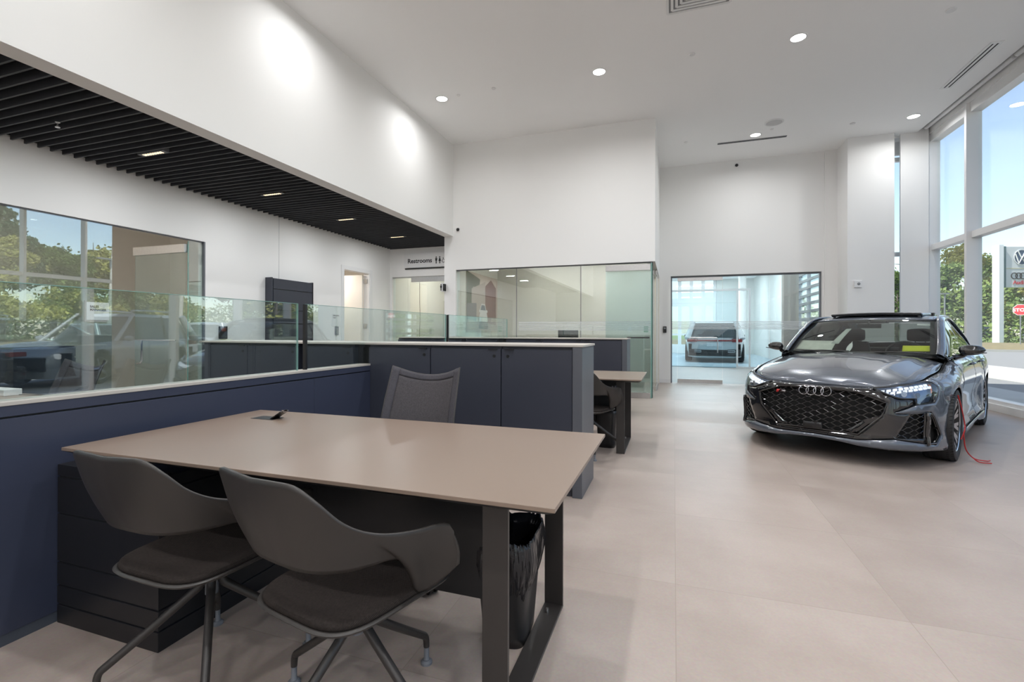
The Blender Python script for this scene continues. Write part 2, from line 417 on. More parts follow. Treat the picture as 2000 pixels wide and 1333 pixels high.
# ---- curtain wall along the right side
mull_y = [9.975-1.5*k for k in range(13)]
ends = [11.2]+mull_y
for n in range(len(mull_y)):
    y1 = ends[n]; y0 = ends[n+1]; yb = y0+.0
    w = srt('window_%d' % (n+1), (4.70, (y0+y1)/2, 0))
    f = MB(True)
    f.box(4.59, 4.80, y0-.032, y0+.032, .12, 5.0)                       # mullion
    if n == 0: f.box(4.59, 4.80, 11.25, 11.33, .12, 5.0)
    f.box(4.66, 4.80, y0+.032, y1-.032 if n else 11.25, 2.765, 2.875)   # transom
    f.box(4.64, 4.80, y0+.032, y1-.032 if n else 11.25, 4.845, 5.0)     # head
    f.box(4.64, 4.80, y0+.032, y1-.032 if n else 11.25, .10, .165)      # sill
    f.build('window_frame', metalw, w, bevel=.004)
    MB(True).box(4.745, 4.757, y0+.03, y1-.03 if n else 11.25, .16, 2.77).build('lower_pane', gl_clear, w, smooth=0)
    MB(True).box(4.745, 4.757, y0+.03, y1-.03 if n else 11.25, 2.87, 4.85).build('upper_pane', gl_clear, w, smooth=0)
struct(MB().box(4.60, 4.86, -9, 11.35, 0, .11).build('trim_3', metalw, smooth=0, bevel=.004))
struct(MB().box(4.62, 4.80, -9, 11.35, 5.0, 5.32).build('trim_4', metalw, smooth=0))
# roller shade cassettes in the pocket
for n, (a, b_) in enumerate([(8.66, 11.15), (5.66, 8.60), (2.66, 5.60)]):
    t = thing('roller_shade', ['grey roller shade cassette over the window nearest the far column', 'grey roller shade cassette second from the far column',
              'grey roller shade cassette over the windows beside the camera'][n], 'roller shade', (4.52, (a+b_)/2, 5.1), 0, 'roller shades along the glazing')
    MB(True).cyl((4.54, a, 5.10), (4.54, b_, 5.10), .042).build('roller', metalw, t)
    MB(True).box(4.425, 4.455, a, b_, 5.06, 5.24).build('fascia', mat('shade_fascia%d' % n, (.42, .43, .44), .5), t, bevel=.012)
# narrow window past the corner column
w = srt('window_14', (4.1, 11.6, 0))
MB(True).box(4.02, 4.06, 11.55, 11.65, 0, 5.04).box(4.06, 4.47, 11.56, 11.64, 2.72, 2.80).box(4.06, 4.47, 11.56, 11.64, 4.62, 4.7).box(4.06, 4.47, 11.53, 11.6, 4.74, 5.0).box(4.06, 4.47, 11.56, 11.64, 0, .1).build('window_frame', metalw, w, smooth=0)
MB(True).box(4.06, 4.47, 11.6, 11.61, .1, 4.62).build('pane', gl_clear, w, smooth=0)
struct(MB().box(3.9, 4.65, 11.3, 11.95, 5.0, 5.3).build('trim_5', ceilm, smooth=0))
# roof edge outside (throws the shade on the pavement)
struct(MB().box(-9.7, 5.35, -9.3, 12.2, 5.45, 6.6).build('trim_roof_edge', metalw, smooth=0))

# ---- far delivery bay behind the far glazing
blueg = mat('pale_blue_floor', (.34, .43, .48), .35, var=(1, .05))
bw = mat('bay_wall', (.60, .62, .60), .8)
tanm = mat('tan_column_paint', (.44, .40, .35), .8)
louv = mat('grey_louvre', (.22, .22, .22), .5)
struct(MB().box(-.9, 3.95, 17.4, 28, 0, .02).build('floor_bay', blueg, smooth=0))
struct(MB().box(-1.0, -.9, 11.93, 28, 0, 4.2).box(3.95, 4.05, 18.2, 28, 0, 4.2).build('wall_bay', bw, smooth=0))
struct(MB().box(2.15, 3.95, 27.7, 27.85, 0, 4).build('wall_bay_end', bw, smooth=0))
struct(MB().box(-1.0, 4.05, 11.93, 28.1, 4.0, 4.1).build('ceiling_bay', ceilm, smooth=0))
b = MB()
for k in range(8):
    x = -.9+k*.6
    b.box(x-.09, x+.09, 27.9, 28, 0, 4)
b.box(-.9, 3.95, 27.9, 28, 1.0, 1.08).box(-.9, 3.95, 27.9, 28, 2.6, 3.0).box(-.9, 3.95, 27.9, 28, 0, .5)
w = srt('window_15', (1.5, 27.95, 0)); b.world = True; b.build('window_frame', metalw, w, smooth=0)
MB(True).box(-.9, 3.95, 27.94, 27.95, 0, 4).build('pane', gl_clear, w, smooth=0)
# inner storefront line
w = srt('window_16', (1.0, 17.4, 0))
b = MB(True).box(2.0, 2.12, 17.3, 17.4, 0, .06)
for x in (-.85, 1.95, 2.32): b.box(x, x+.05, 17.3, 17.36, 0, 2.6)
b.box(-.85, 2.37, 17.3, 17.36, 2.55, 2.62).box(2.0, 3.3, 17.3, 17.36, 0, .05)
b.build('window_frame', metalw, w, smooth=0)
MB(True).box(-.80, 1.95, 17.33, 17.34, 0, 2.55).build('pane', gl_far, w, smooth=0)
struct(MB().box(3.0, 3.38, 15.6, 15.9, 0, 4.1).build('column_tan', tanm, smooth=0))
struct(MB().cyl((2.95, 24, 0), (2.95, 24, 4.1), .16).build('column_round', white))
# louvred window wall on the bay's right side
w = srt('window_17', (3.95, 14.5, 0))
b = MB(True)
for y in (12.0, 13.4, 15.2, 17.0, 18.2): b.box(3.9, 4.0, y-.04, y+.04, 0, 4)
b.build('window_frame', metalw, w, smooth=0)
b = MB(True)
for k in range(17): b.box(3.86, 3.90, 12, 18.2, .35+k*.24, .43+k*.24)
b.build('louvre', louv, w, smooth=0)
MB(True).box(3.95, 3.96, 12, 18.2, 0, 4).build('pane', gl_clear, w, smooth=0)

# ---- glazed doors in the far wall
w = srt('window_18', (1.4, 11.8, 0))
MB(True).box(-.07, 2.975, 11.80, 11.86, 2.45, 2.487).box(-.07, -.04, 11.80, 11.86, 0, 2.45).box(2.945, 2.975, 11.80, 11.86, 0, 2.45).build('window_frame', steelg, w, smooth=0)
for a, c in ((-.04, .075), (1.05, 1.99), (2.0, 2.94)):
    MB(True).box(a, c, 11.825, 11.835, .02, 2.45).build('pane', gl_far, w, smooth=0)
st = MB(True)
for k in range(6): st.box(-.04, 2.94, 11.820, 11.822, 1.255+k*.032, 1.272+k*.032)
st.build('frosted_stripes', frit, w, smooth=0)
d = srt('door_1', (.56, 11.83, 0))
MB(True).box(.085, 1.04, 11.825, 11.837, .1, 2.42).build('door_pane', gl_far, d, smooth=0)
MB(True).box(.08, 1.045, 11.81, 11.85, .01, .10).box(.08, 1.045, 11.81, 11.85, 2.37, 2.45).build('door_rail', steel, d, bevel=.003)
MB(True).tube([(.35, 11.76, 1.06), (.92, 11.76, 1.06), (.94, 11.76, 1.04), (.94, 11.76, .72)], .011, 8).build('door_handle', steel, d)
struct(MB().box(2.0, 2.94, 11.80, 11.87, 0, .09).build('trim_6', steel, smooth=0))

# ---- meeting room glazing
w = srt('window_19', (-2.2, 9.0, 0))
for a, c in ((-4.25, -2.955), (-2.945, -1.675), (-1.665, -.36)):
    MB(True).box(a, c, 9.0, 9.012, 0, 2.46).build('pane', gl_screen, w, smooth=0)
MB(True).box(-2.955, -2.945, 8.999, 9.013, 0, 2.44).box(-1.675, -1.665, 8.999, 9.013, 0, 2.44).build('pane_joint', steelg, w, smooth=0)
MB(True).box(-4.25, -.36, 8.99, 9.02, 2.44, 2.475).build('top_track', steelg, w, smooth=0)
MB(True).box(-.375, -.365, 9.02, 10.1, 0, 2.46).box(-.375, -.365, 11.0, 11.6, 0, 2.46).build('return_pane', gl_screen, w, smooth=0)
MB(True).box(-.38, -.36, 9.0, 9.02, 0, 2.46).build('pane_edge', gl_edge, w, smooth=0)
st = MB(True)
for k in range(5): st.box(-2.9, -.38, 8.996, 8.998, 1.22+k*.036, 1.238+k*.036)
st.build('frosted_stripes', frit, w, smooth=0)
d = srt('door_2', (-.8, 8.9, 0))
MB(True).box(-1.19, -.375, 8.90, 8.912, .08, 2.34).build('door_pane', gl_door, d, smooth=0)
MB(True).box(-1.19, -.40, 8.885, 8.925, .0, .10).box(-1.19, -.40, 8.88, 8.93, 2.30, 2.41).build('door_rail', steel, d, bevel=.003)
MB(True).box(-.39, -.375, 8.898, 8.914, 0, 2.43).build('door_pane_edge', gl_edge, d, smooth=0)
MB(True).tube([(-.80, 8.86, 1.09), (-.41, 8.86, 1.09)], .012, 8).build('door_handle', blackp, d)
d = srt('door_3', (-.34, 10.5, 0))
MB(True).box(-.345, -.335, 10.12, 10.98, .02, 2.40).build('door_pane', gl_screen, d, smooth=0)
MB(True).box(-.355, -.325, 10.11, 10.99, .0, .08).box(-.355, -.325, 10.11, 10.99, 2.36, 2.44).build('door_rail', steel, d)

# ---- sales office glazing in the left wall with its open glass door
w = srt('window_20', (-6.5, 2, 0))
for a, c in ((-1.2, .9), (.91, 3.955)):
    MB(True).box(-6.50, -6.488, a, c, 0, 2.48).build('pane', gl_office, w, smooth=0)
MB(True).box(-6.50, -6.488, 4.93, 5.14, 0, 2.48).build('side_pane', gl_screen, w, smooth=0)
MB(True).box(-6.52, -6.475, -1.2, 5.16, 2.478, 2.49).box(-6.5, -6.46, 5.14, 5.16, 0, 2.49).build('window_frame', steelg, w, smooth=0)
MB(True).box(-6.495, -6.485, 4.915, 4.925, 0, 2.46).build('pane_edge', gl_edge, w, smooth=0)
d = srt('door_4', (-6.5, 4.9, 0))
MB(True).box(-7.52, -6.50, 4.89, 4.902, .08, 2.32).build('door_pane', gl_door, d, smooth=0)
MB(True).box(-7.54, -6.50, 4.87, 4.92, 2.30, 2.42).box(-7.54, -6.50, 4.87, 4.92, 0, .09).build('door_rail', steel, d, bevel=.003)
MB(True).tube([(-7.45, 4.84, 1.06), (-6.62, 4.84, 1.06)], .009, 8).tube([(-7.30, 4.84, 1.06), (-7.30, 4.84, .76), (-7.31, 4.83, .73), (-7.38, 4.83, .72)], .014, 8).build('door_handle', chrome, d)

# ---- restroom corridor glazing
w = srt('window_21', (-5.5, 10.0, 0))
MB(True).box(-6.40, -4.6, 9.99, 10.0, 0, 2.48).build('pane', gl_screen, w, smooth=0)
MB(True).box(-6.40, -5.9, 9.98, 10.02, 2.46, 2.487).box(-5.9, -4.6, 9.98, 10.02, 2.36, 2.487).build('window_frame', steel, w, smooth=0)
brn = mat('brown_corridor_door', (.30, .23, .17), .6)
d = srt('door_5', (-5.6, 13.05, 0)); MB(True).box(-6.0, -5.15, 13.05, 13.1, 0, 2.2).build('door_leaf', brn, d)
MB(True).tube([(-5.7, 10.03, 2.4), (-5.7, 10.03, 1.9), (-5.69, 10.03, 1.6), (-5.7, 10.03, 1.0)], .006, 6).build('shade_cord', blackp, w)

# ---- doorway in the left wall with frame and open leaf
d = srt('door_6', (-6.5, 8.7, 0))
MB(True).box(-6.47, -6.445, 8.16, 8.25, 0, 2.56).box(-6.47, -6.445, 9.13, 9.22, 0, 2.56).box(-6.47, -6.447, 8.25, 9.13, 2.475, 2.56).box(-6.60, -6.46, 9.11, 9.13, 0, 2.475).build('door_frame', whitep, d, bevel=.003)
MB(True).box(-7.40, -6.60, 9.05, 9.09, 0, 2.45).build('door_leaf', offwhite, d)
MB(True).cyl((-6.56, 9.10, 2.25), (-6.56, 9.10, 2.37), .012).cyl((-6.56, 9.10, 1.25), (-6.56, 9.10, 1.37), .012).box(-6.6, -6.5, 9.09, 9.11, 2.26, 2.36).box(-6.6, -6.5, 9.09, 9.11, 1.26, 1.36).build('hinge', steel, d)

# ================================================================ ceiling fittings
def downlight(x, y, z, label):
    t = thing('recessed_downlight', label, 'ceiling light', (x, y, z), 0, 'round downlights in the white ceiling')
    MB().lathe([(.105, 0), (.105, -.006), (.088, -.008), (.086, -.001)], 36).build('trim_ring', whitep, t)
    MB().lathe([(.001, -.003), (.086, -.003)], 36).build('diffuser', lampm, t)
    ld = bpy.data.lights.new('downlight_glow', 'AREA'); ld.shape = 'DISK'; ld.size = .17; ld.energy = LAMP_POWER*(.60 if x < -3 else .85 if x > 4 else 1.25)*(.75 if y > 10 else 1); ld.spread = radians(164); ld.color = (.985, .99, 1)
    lo = bpy.data.objects.new('downlight_glow', ld); COL.objects.link(lo); lo.location = (0, 0, -.012); lo.parent = t
LBL = {(-3.63, 7.1): 'round white downlight nearest the bulkhead wall, in the row of three', (-1.05, 7.1): 'middle round downlight of the row of three across the ceiling',
       (1.53, 7.1): 'right round downlight of the row of three, nearest the camera of the lit ones', (1.5, 10.35): 'round downlight beside the thin slot diffuser near the far wall',
       (4.03, 10.35): 'round downlight in the ceiling corner beside the tall windows'}
for y in (10.35, 7.1, 4.5, 1.9, -.7, -3.3, -5.9, -8.2):
    for x in (-3.63, -1.05, 1.5, 4.03):
        if y == 10.35 and x < 0: continue
        if y == 7.1 and x > 3: continue
        xx = 1.53 if (x == 1.5 and y == 7.1) else x
        downlight(xx, y, CZ, LBL.get((xx, y), 'round white recessed downlight in the ceiling outside the view, over the camera'))
# sprinkler caps / sensors
caps = [(3.12, 7.07, .055, 'white round sprinkler cap near the top right of the ceiling'), (.236, 7.06, .04, 'white sprinkler cap between the middle and right downlights'),
        (-2.70, 7.06, .035, 'white sprinkler cap just right of the downlight nearest the bulkhead'), (-3.32, 7.08, .03, 'faint white sprinkler cap touching close beside the downlight nearest the bulkhead'),
        (3.11, 10.35, .045, 'white sprinkler cap between the speaker and the corner downlight'), (.23, 10.31, .04, 'white sprinkler cap left of the slot diffuser near the far wall'),
        (1.75, 10.15, .03, 'small white sensor between the round speaker and the slot diffuser')]
for x, y, r, lb in caps:
    o = MB().lathe([(.001, -.012), (r*.9, -.012), (r, -.006), (r, 0)], 28, (0, 0, 0)).build('fire_sprinkler', whitep); o.location = (x, y, CZ)
    tag(o, lb, 'sprinkler', 'sprinkler caps in the white ceiling')
t = thing('ceiling_speaker', 'round white grille speaker in the ceiling near the far wall', 'speaker', (1.734, 9.84, CZ))
MB().lathe([(.16, 0), (.16, -.008), (.135, -.012), (.132, -.004)], 40).build('rim', whitep, t)
grl = mat('speaker_grille', (.58, .58, .58), .7, bump=(200, .6)); MB().lathe([(.001, -.012), (.08, -.010), (.133, -.004)], 36).build('grille', grl, t)
dark = mat('dark_slot', (.02, .02, .025), .7); grey2 = mat('grey_slot', (.25, .26, .27), .6)
t = thing('slot_diffuser', 'thin linear slot diffuser in the ceiling near the far wall', 'air vent', (1.46, 10.6, CZ))
MB(True).box(.84, 2.09, 10.57, 10.65, CZ-.006, CZ).build('frame', grey2, t); MB(True).box(.85, 2.08, 10.585, 10.60, CZ-.008, CZ-.005).box(.85, 2.08, 10.62, 10.635, CZ-.008, CZ-.005).build('slot', dark, t)
t = thing('slot_diffuser', 'white linear diffuser with black slots along the windows', 'air vent', (4.04, 8.67, CZ))
MB(True).box(3.965, 4.115, 8.03, 9.32, CZ-.008, CZ).build('frame', whitep, t); MB(True).box(4.00, 4.018, 8.07, 9.28, CZ-.0095, CZ-.007).box(4.055, 4.075, 8.07, 9.28, CZ-.0095, CZ-.007).build('slot', dark, t)
t = thing('square_diffuser', 'square white louvred air diffuser at the top of the ceiling', 'air vent', (.27, 5.72, CZ))
b = MB(); b2 = MB()
for k in range(6):
    r = .345-k*.05; 
    for sx, sy in ((1, 0), (-1, 0), (0, 1), (0, -1)):
        if sx: b.box(sx*r-.014, sx*r+.014, -r, r, -.014, -.001)
        else: b.box(-r, r, sy*r-.014, sy*r+.014, -.014, -.001)
b2.box(-.345, .345, -.345, .345, -.005, -.001)
b.build('louvre', whitep, t); b2.build('backing', grey2, t)
# black linear lights set in the slat ceiling
warm = mat('warm_led', (1, .8, .5), .5, emit=1.3, ecol=(1, .78, .48, 1))
for n, (y, wv) in enumerate([(3.72, 0), (5.375, 0), (7.0, 0), (8.64, 0), (2.1, 0), (.45, 0)]):
    t = thing('slat_ceiling_light', ['black linear light with six warm spots, nearest the camera in the slat ceiling', 'second linear light from the camera in the slat ceiling', 'third linear light from the camera in the slat ceiling',
              'farthest linear light in the slat ceiling, near the restroom sign', 'linear slat ceiling light above the left edge of view', 'linear slat ceiling light above the left edge of view'][n], 'ceiling light', (-5.44, y, 3.155), 0, 'linear lights in the slat ceiling')
    MB().box(-.20, .20, -.035, .035, -.004, .05).build('housing', steelg if n < 1 else bronze, t)
    b = MB()
    for k in range(8): b.box(-.145+k*.038, -.125+k*.038, -.02, .02, -.006, -.003)
    b.build('led', warm, t)
    ld = bpy.data.lights.new('slat_glow', 'AREA'); ld.shape = 'RECTANGLE'; ld.size = .3; ld.size_y = .05; ld.energy = 9; ld.color = (.97, .98, 1)
    lo = bpy.data.objects.new('slat_glow', ld); COL.objects.link(lo); lo.location = (0, 0, -.015); lo.parent = t
o = MB().lathe([(.001, -.05), (.018, -.05), (.02, -.045), (.006, -.03), (.006, -.01), (.02, 0)], 16).build('hanging_sprinkler', steel); o.location = (-5.47, 2.87, 3.15)
tag(o, 'small metal sprinkler head hanging from the black slats', 'sprinkler')
# lamps of the side rooms
for (x, y, z, e, sx) in ((-8.0, 2.5, 3.38, 30, 1.2), (-2.9, 10.6, 3.03, 8, .3), (-1.3, 10.6, 3.03, 8, .3), (-2.2, 9.7, 3.03, 9, .3), (-5.4, 11.5, 3.18, 16, .8), (-7.5, 8.6, 2.73, 14, .6), (1.4, 14.5, 3.95, 45, 1.6), (1.4, 20.5, 3.95, 130, 2.5), (1.4, 25, 3.95, 90, 2.5)):
    t = thing('ceiling_panel_light', 'white panel light in the ceiling of a side room', 'ceiling light', (x, y, z), 0, 'panel lights in the side rooms')
    MB().box(-sx/2, sx/2, -.15, .15, -.01, 0).build('diffuser', lampm, t)
    ld = bpy.data.lights.new('panel_glow', 'AREA'); ld.shape = 'RECTANGLE'; ld.size = sx; ld.size_y = .3; ld.energy = e; ld.color = (1, .92, .82) if y < 12 else (.86, .94, 1)
    lo = bpy.data.objects.new('panel_glow', ld); COL.objects.link(lo); lo.location = (0, 0, -.02); lo.parent = t

# ================================================================ wall devices and signs
def plate(name, lb, cat, x, y, z, w_, h, d_, face, m, det=None):
    t = thing(name, lb, cat, (x, y, z))
    if face == 'y': MB().box(-w_/2, w_/2, -d_, 0, -h/2, h/2).build('case', m, t, bevel=.003)
    else: MB().box(0, d_, -w_/2, w_/2, -h/2, h/2).build('case', m, t, bevel=.003)
    return t
t = plate('security_camera', 'white dome security camera on the wall right of the bulkhead corner', 'camera', -4.19, 8.95, 3.28, .07, .07, .03, 'y', whitep)
MB().lathe([(.035, -.03), (.03, -.045), (.015, -.055), (.001, -.057)], 20, (0, 0, 0), 'y').build('lens', blackp, t)
t = plate('security_camera', 'small dome security camera at the top of the far wall', 'camera', 1.32, 11.75, 4.93, .10, .07, .05, 'y', whitep)
MB().lathe([(.035, -.05), (.03, -.07), (.015, -.08), (.001, -.083)], 20, (0, 0, -.02), 'y').build('lens', blackp, t)
t = plate('wall_sensor', 'white thermostat on the wide white column behind the car', 'thermostat', 3.42, 11.10, 2.14, .13, .13, .03, 'y', whitep)
MB().lathe([(.028, -.031), (.02, -.036), (.001, -.036)], 20, (.01, 0, .005), 'y').build('sensor_window', grey2, t)
t = plate('card_reader', 'black card reader on the white wall beside the meeting room', 'card reader', -.20, 11.75, 1.245, .075, .15, .03, 'y', blackp)
MB().box(-.02, .02, -.033, -.03, .01, .05).build('reader_window', grey2, t)
t = plate('thermostat', 'black thermostat on the left wall beside the office glazing', 'thermostat', -6.46, 5.44, 1.17, .13, .19, .03, 'x', blackp)
MB().box(.031, .033, -.04, .04, .02, .07).build('screen', mat('dim_screen', (.15, .05, .04), .2), t)
t = plate('door_sign', 'white room sign plate beside the open door in the left wall', 'sign', -6.46, 8.0, 1.42, .24, .26, .008, 'x', whitep)
for k, s_ in enumerate(('EMPLOYEES', 'ONLY')): text(s_, .035, ink, 'lettering', t, frame_M((.010, -.09, .075-k*.045), (0, 1, 0), (0, 0, 1)))
t = plate('door_lock_pad', 'grey keypad below the room sign beside the open door', 'keypad', -6.46, 8.02, 1.20, .10, .17, .02, 'x', steelg)
MB().box(.021, .023, -.03, .03, -.05, .05).build('keys', grey2, t)
t = plate('office_sign', 'white sales manager sign fixed on the left office glass', 'sign', -6.44, 3.775, 1.425, .235, .21, .006, 'x', whitep)
MB().box(-.02, .0, -.13, -.11, -.12, .12).box(-.02, 0, -.13, .10, -.125, -.105).build('edge', capm, t)
text('SALES', .036, ink, 'lettering', t, frame_M((.008, -.085, .042), (0, 1, 0), (0, 0, 1)), bold=.0006)
text('MANAGER', .036, ink, 'lettering', t, frame_M((.008, -.085, .005), (0, 1, 0), (0, 0, 1)), bold=.0006)
t = thing('restroom_sign', 'white restrooms sign panel with black lettering on the corridor wall', 'sign', (-5.4, 9.95, 2.83))
MB(True).box(-6.06, -4.80, 9.925, 9.95, 2.69, 3.03).build('panel', whitep, t, bevel=.002)
MB(True).box(-6.03, -4.80, 9.915, 9.94, 2.655, 2.68).build('underline_bar', ink, t)
text('Restrooms', .145, ink, 'lettering', t, frame_M((-5.965+5.4, -.027, 2.80-2.83), (1, 0, 0), (0, 0, 1)), bold=.003)
def person_icon(cx, cz, s, skirt, m, parent, y, name='restroom_symbol'):
    b = MB()
    b.lathe([(.001, 0), (.016*s, 0), (.016*s, .003), (.001, .003)], 14, (cx, y, cz+.062*s), 'y')
    if skirt: b.prism([(cx-.012*s, cz+.042*s), (cx+.012*s, cz+.042*s), (cx+.032*s, cz-.03*s), (cx-.032*s, cz-.03*s)], y, y+.003, 'y')
    else: b.prism([(cx-.026*s, cz+.042*s), (cx+.026*s, cz+.042*s), (cx+.022*s, cz-.02*s), (cx-.022*s, cz-.02*s)], y, y+.003, 'y')
    b.box(cx-.015*s, cx-.003*s, y, y+.003, cz-.085*s, cz-.02*s).box(cx+.003*s, cx+.015*s, y, y+.003, cz-.085*s, cz-.02*s)
    b.build(name, m, parent)
person_icon(-5.21+5.4, .02, 1.0, False, ink, t, -.028); person_icon(-5.12+5.4, .02, 1.0, True, ink, t, -.028)
b = MB(); b.tube([(.375+.035*cos(a), -.028, -.01+.035*sin(a)) for a in [radians(k) for k in range(120, 420, 20)]], .006, 6); b.tube([(.37, -.028, .07), (.37, -.028, .03), (.40, -.028, .02), (.42, -.028, -.03)], .007, 6); b.build('wheelchair_symbol', ink, t)
t = thing('blade_sign', 'small projecting restroom sign on the wall edge by the corridor', 'sign', (-4.50, 8.95, 2.10))
MB().box(-.03, .01, -.13, 0, -.09, .09).build('panel', whitep, t, bevel=.002); MB().box(.011, .03, -.10, -.0, -.07, .07).build('bracket', ink, t)
person_icon(-.018, 0, .8, False, ink, t, -.134); 
t = thing('wall_poster', 'framed colour poster of a white car beside a tall brown building', 'poster', (-4.34, 10.65, 1.87))
pc = lambda n, r, g, b_: mat('poster_'+n, L(r, g, b_), .5)
MB().box(-.008, .008, -.97, .97, -.70, .67).build('board', pc('sky', 205, 188, 178), t)
X = .0095
def pp(poly, m, nm, dx=0): MB().prism(poly, X+dx, X+dx+.001, 'x').build(nm, m, t)
pp([(-.97, .67), (-.97, -.25), (-.55, -.25), (-.50, .1), (-.62, .35), (-.25, .30), (-.2, .55), (-.6, .62)], pc('tree', 82, 84, 62), 'printed_tree')
pp([(-.70, .30), (.13, .52), (.13, -.5), (-.70, -.33)], pc('concrete', 176, 160, 152), 'printed_wall', .001)
pp([(-.97, -.05), (-.42, -.02), (-.42, -.48), (-.97, -.40)], pc('shade', 112, 108, 110), 'printed_bush', .002)
pp([(.13, .42), (.50, .60), (.86, .42), (.86, -.62), (.13, -.52)], pc('brown', 116, 62, 52), 'printed_tower', .002)
pp([(-.97, -.40), (.97, -.52), (.97, -.70), (-.97, -.70)], pc('ground', 158, 138, 130), 'printed_ground', .003)
pp([(-.21, -.16), (-.13, -.02), (.10, -.02), (.18, -.16), (.27, -.17), (.26, -.22), (.21, -.23), (.26, -.32), (.28, -.50), (-.27, -.50), (-.25, -.32), (-.20, -.23), (-.26, -.22), (-.27, -.17)], pc('car', 214, 212, 212), 'printed_car', .004)
pp([(-.18, -.17), (-.11, -.05), (.08, -.05), (.15, -.17)], pc('carglass', 96, 104, 116), 'printed_car_glass', .005)
pp([(-.25, -.44), (.29, -.44), (.32, -.62), (-.28, -.62)], pc('cardark', 34, 34, 40), 'printed_car_bumper', .005)
pp([(.86, .62), (.97, .62), (.97, -.5), (.86, -.5)], pc('pale', 190, 170, 160), 'printed_edge', .001)
# ================================================================ cabinets
def cabinet(x0, x1, y, label, handle='R', end=False, h=1.0855, depth=.51, grp=''):
    t = thing('storage_cabinet', label, 'cabinet', ((x0+x1)/2, y, 0), 0, grp)
    w = x1-x0; a, c = -w/2, w/2
    MB().box(a+.002, c-.002, .022, depth, 0, h).build('carcass', navy, t)
    d = MB().box(a+.004, c-.004, 0, .02, .05, h-.022).build('door', navy, t, bevel=.0015)
    hx = c-.10 if handle == 'R' else a+.03
    MB().box(hx, hx+.07, -.012, .0, h-.028, h-.020).build('handle', blackm, d)
    lx = c-.055 if handle == 'R' else a+.055
    MB().cyl((lx, -.004, h-.075), (lx, .0, h-.075), .012, n=16).box(lx-.003, lx+.004, -.006, -.003, h-.077, h-.073).build('lock', blackm, d)
    if end:
        MB().box(c, c+.07, -.008, depth, 0, h-.001).build('end_panel', mat('end_panel_grey', (.085, .09, .105), .4, var=(2, .05)), t, bevel=.002)
    return t
def cab_row(y, who, names):
    for n, (a, c, hd) in enumerate([(-4.31, -3.74, 'R'), (-3.74, -3.16, 'R'), (-3.08, -2.57, 'R'), (-2.42, -1.84, 'R'), (-1.84, -1.24, 'R'), (-1.24, -.69, 'L')]):
        cabinet(a, c, y, names[n], hd, n == 5, grp='dark storage cabinets, '+who)
    o = MB(True).box(-4.33, -.612, y-.012, y+.52, 1.086, 1.102)
    r = thing('cabinet_worktop', 'thin beige top running along the dark cabinets, '+who, 'worktop', (-2.4, y, 1.086))
    o.build('top_panel', capm, r, bevel=.002)
    MB(True).box(-2.56, -2.43, y+.05, y+.5, 0, 1.085).build('filler_post', blacklam, r)
cab_row(3.41, 'front row', ['dark cabinet seen through the glass screen, first from the left', 'dark cabinet seen through the glass screen, second from the left', 'dark cabinet seen through the glass screen, just right of the black post gap',
        'tall dark cabinet behind the mesh chair, nearest the low partition', 'tall dark cabinet behind the mesh chair, middle door of three', 'tall dark cabinet at the row end, grey end panel facing the aisle'])
cab_row(6.87, 'rear row', ['rear-row dark cabinet by the left aisle, under the corridor glass', 'rear-row dark cabinet, second from its left end', 'rear-row dark cabinet just left of the far black post',
        'rear-row dark cabinet just right of the far black post', 'rear-row dark cabinet, second from its right end', 'rear-row dark cabinet above the second desk, at the right end'])

# ================================================================ partitions and glass screens
def partition(y0, y1, seams, label):
    t = thing('low_partition', label, 'partition', (-2.45, (y0+y1)/2, 0))
    MB(True).box(-2.485, -2.415, y0, y1, 0, .868).build('core', blacklam, t)
    ys = [y0]+seams+[y1]
    for a, c in zip(ys[:-1], ys[1:]):
        MB(True).box(-2.50, -2.40, a+.0015, c-.0015, .045, .862).build('side_panel', navy2, t, bevel=.001)
    MB(True).box(-2.49, -2.405, y0, y1, 0, .045).build('plinth', mat('plinth', (.06, .07, .09), .5), t)
    MB(True).box(-2.50, -2.40, y0, y1, .870, .911).build('top_rail', navy2, t, bevel=.001)
    MB(True).box(-2.505, -2.397, y0, y1, .911, .927).build('cap', capm, t, bevel=.002)
partition(-1.8, 3.405, [-.35, 2.75], 'low dark blue partition running beside the near desk')
partition(3.94, 6.865, [5.4], 'low dark blue partition beside the second desk')
for n, (a, c, z) in enumerate([(-1.0, 2.638, .927), (2.716, 4.894, .927), (4.95, 7.0, .927)]):
    t = thing('glass_screen', ['clear glass screen on the near partition, full of car park reflections', 'clear glass screen from the first black post to the second', 'short clear glass screen right of the second black post'][n], 'glass screen', (-2.45, a, z), 0, 'glass screens on the partitions')
    zz = z if n == 0 else z
    MB(True).box(-2.456, -2.444, a+.004, c, zz, 1.385).build('pane', gl_screen, t, smooth=0)
    MB(True).box(-2.457, -2.443, a, c, 1.385, 1.3875).box(-2.457, -2.443, c, c+.002, zz, 1.385).build('pane_edge', gl_edge, t, smooth=0)
    if n: MB(True).box(-2.462, -2.438, a-.012, a+.006, zz, 1.385).build('post', blackp, t, smooth=0)

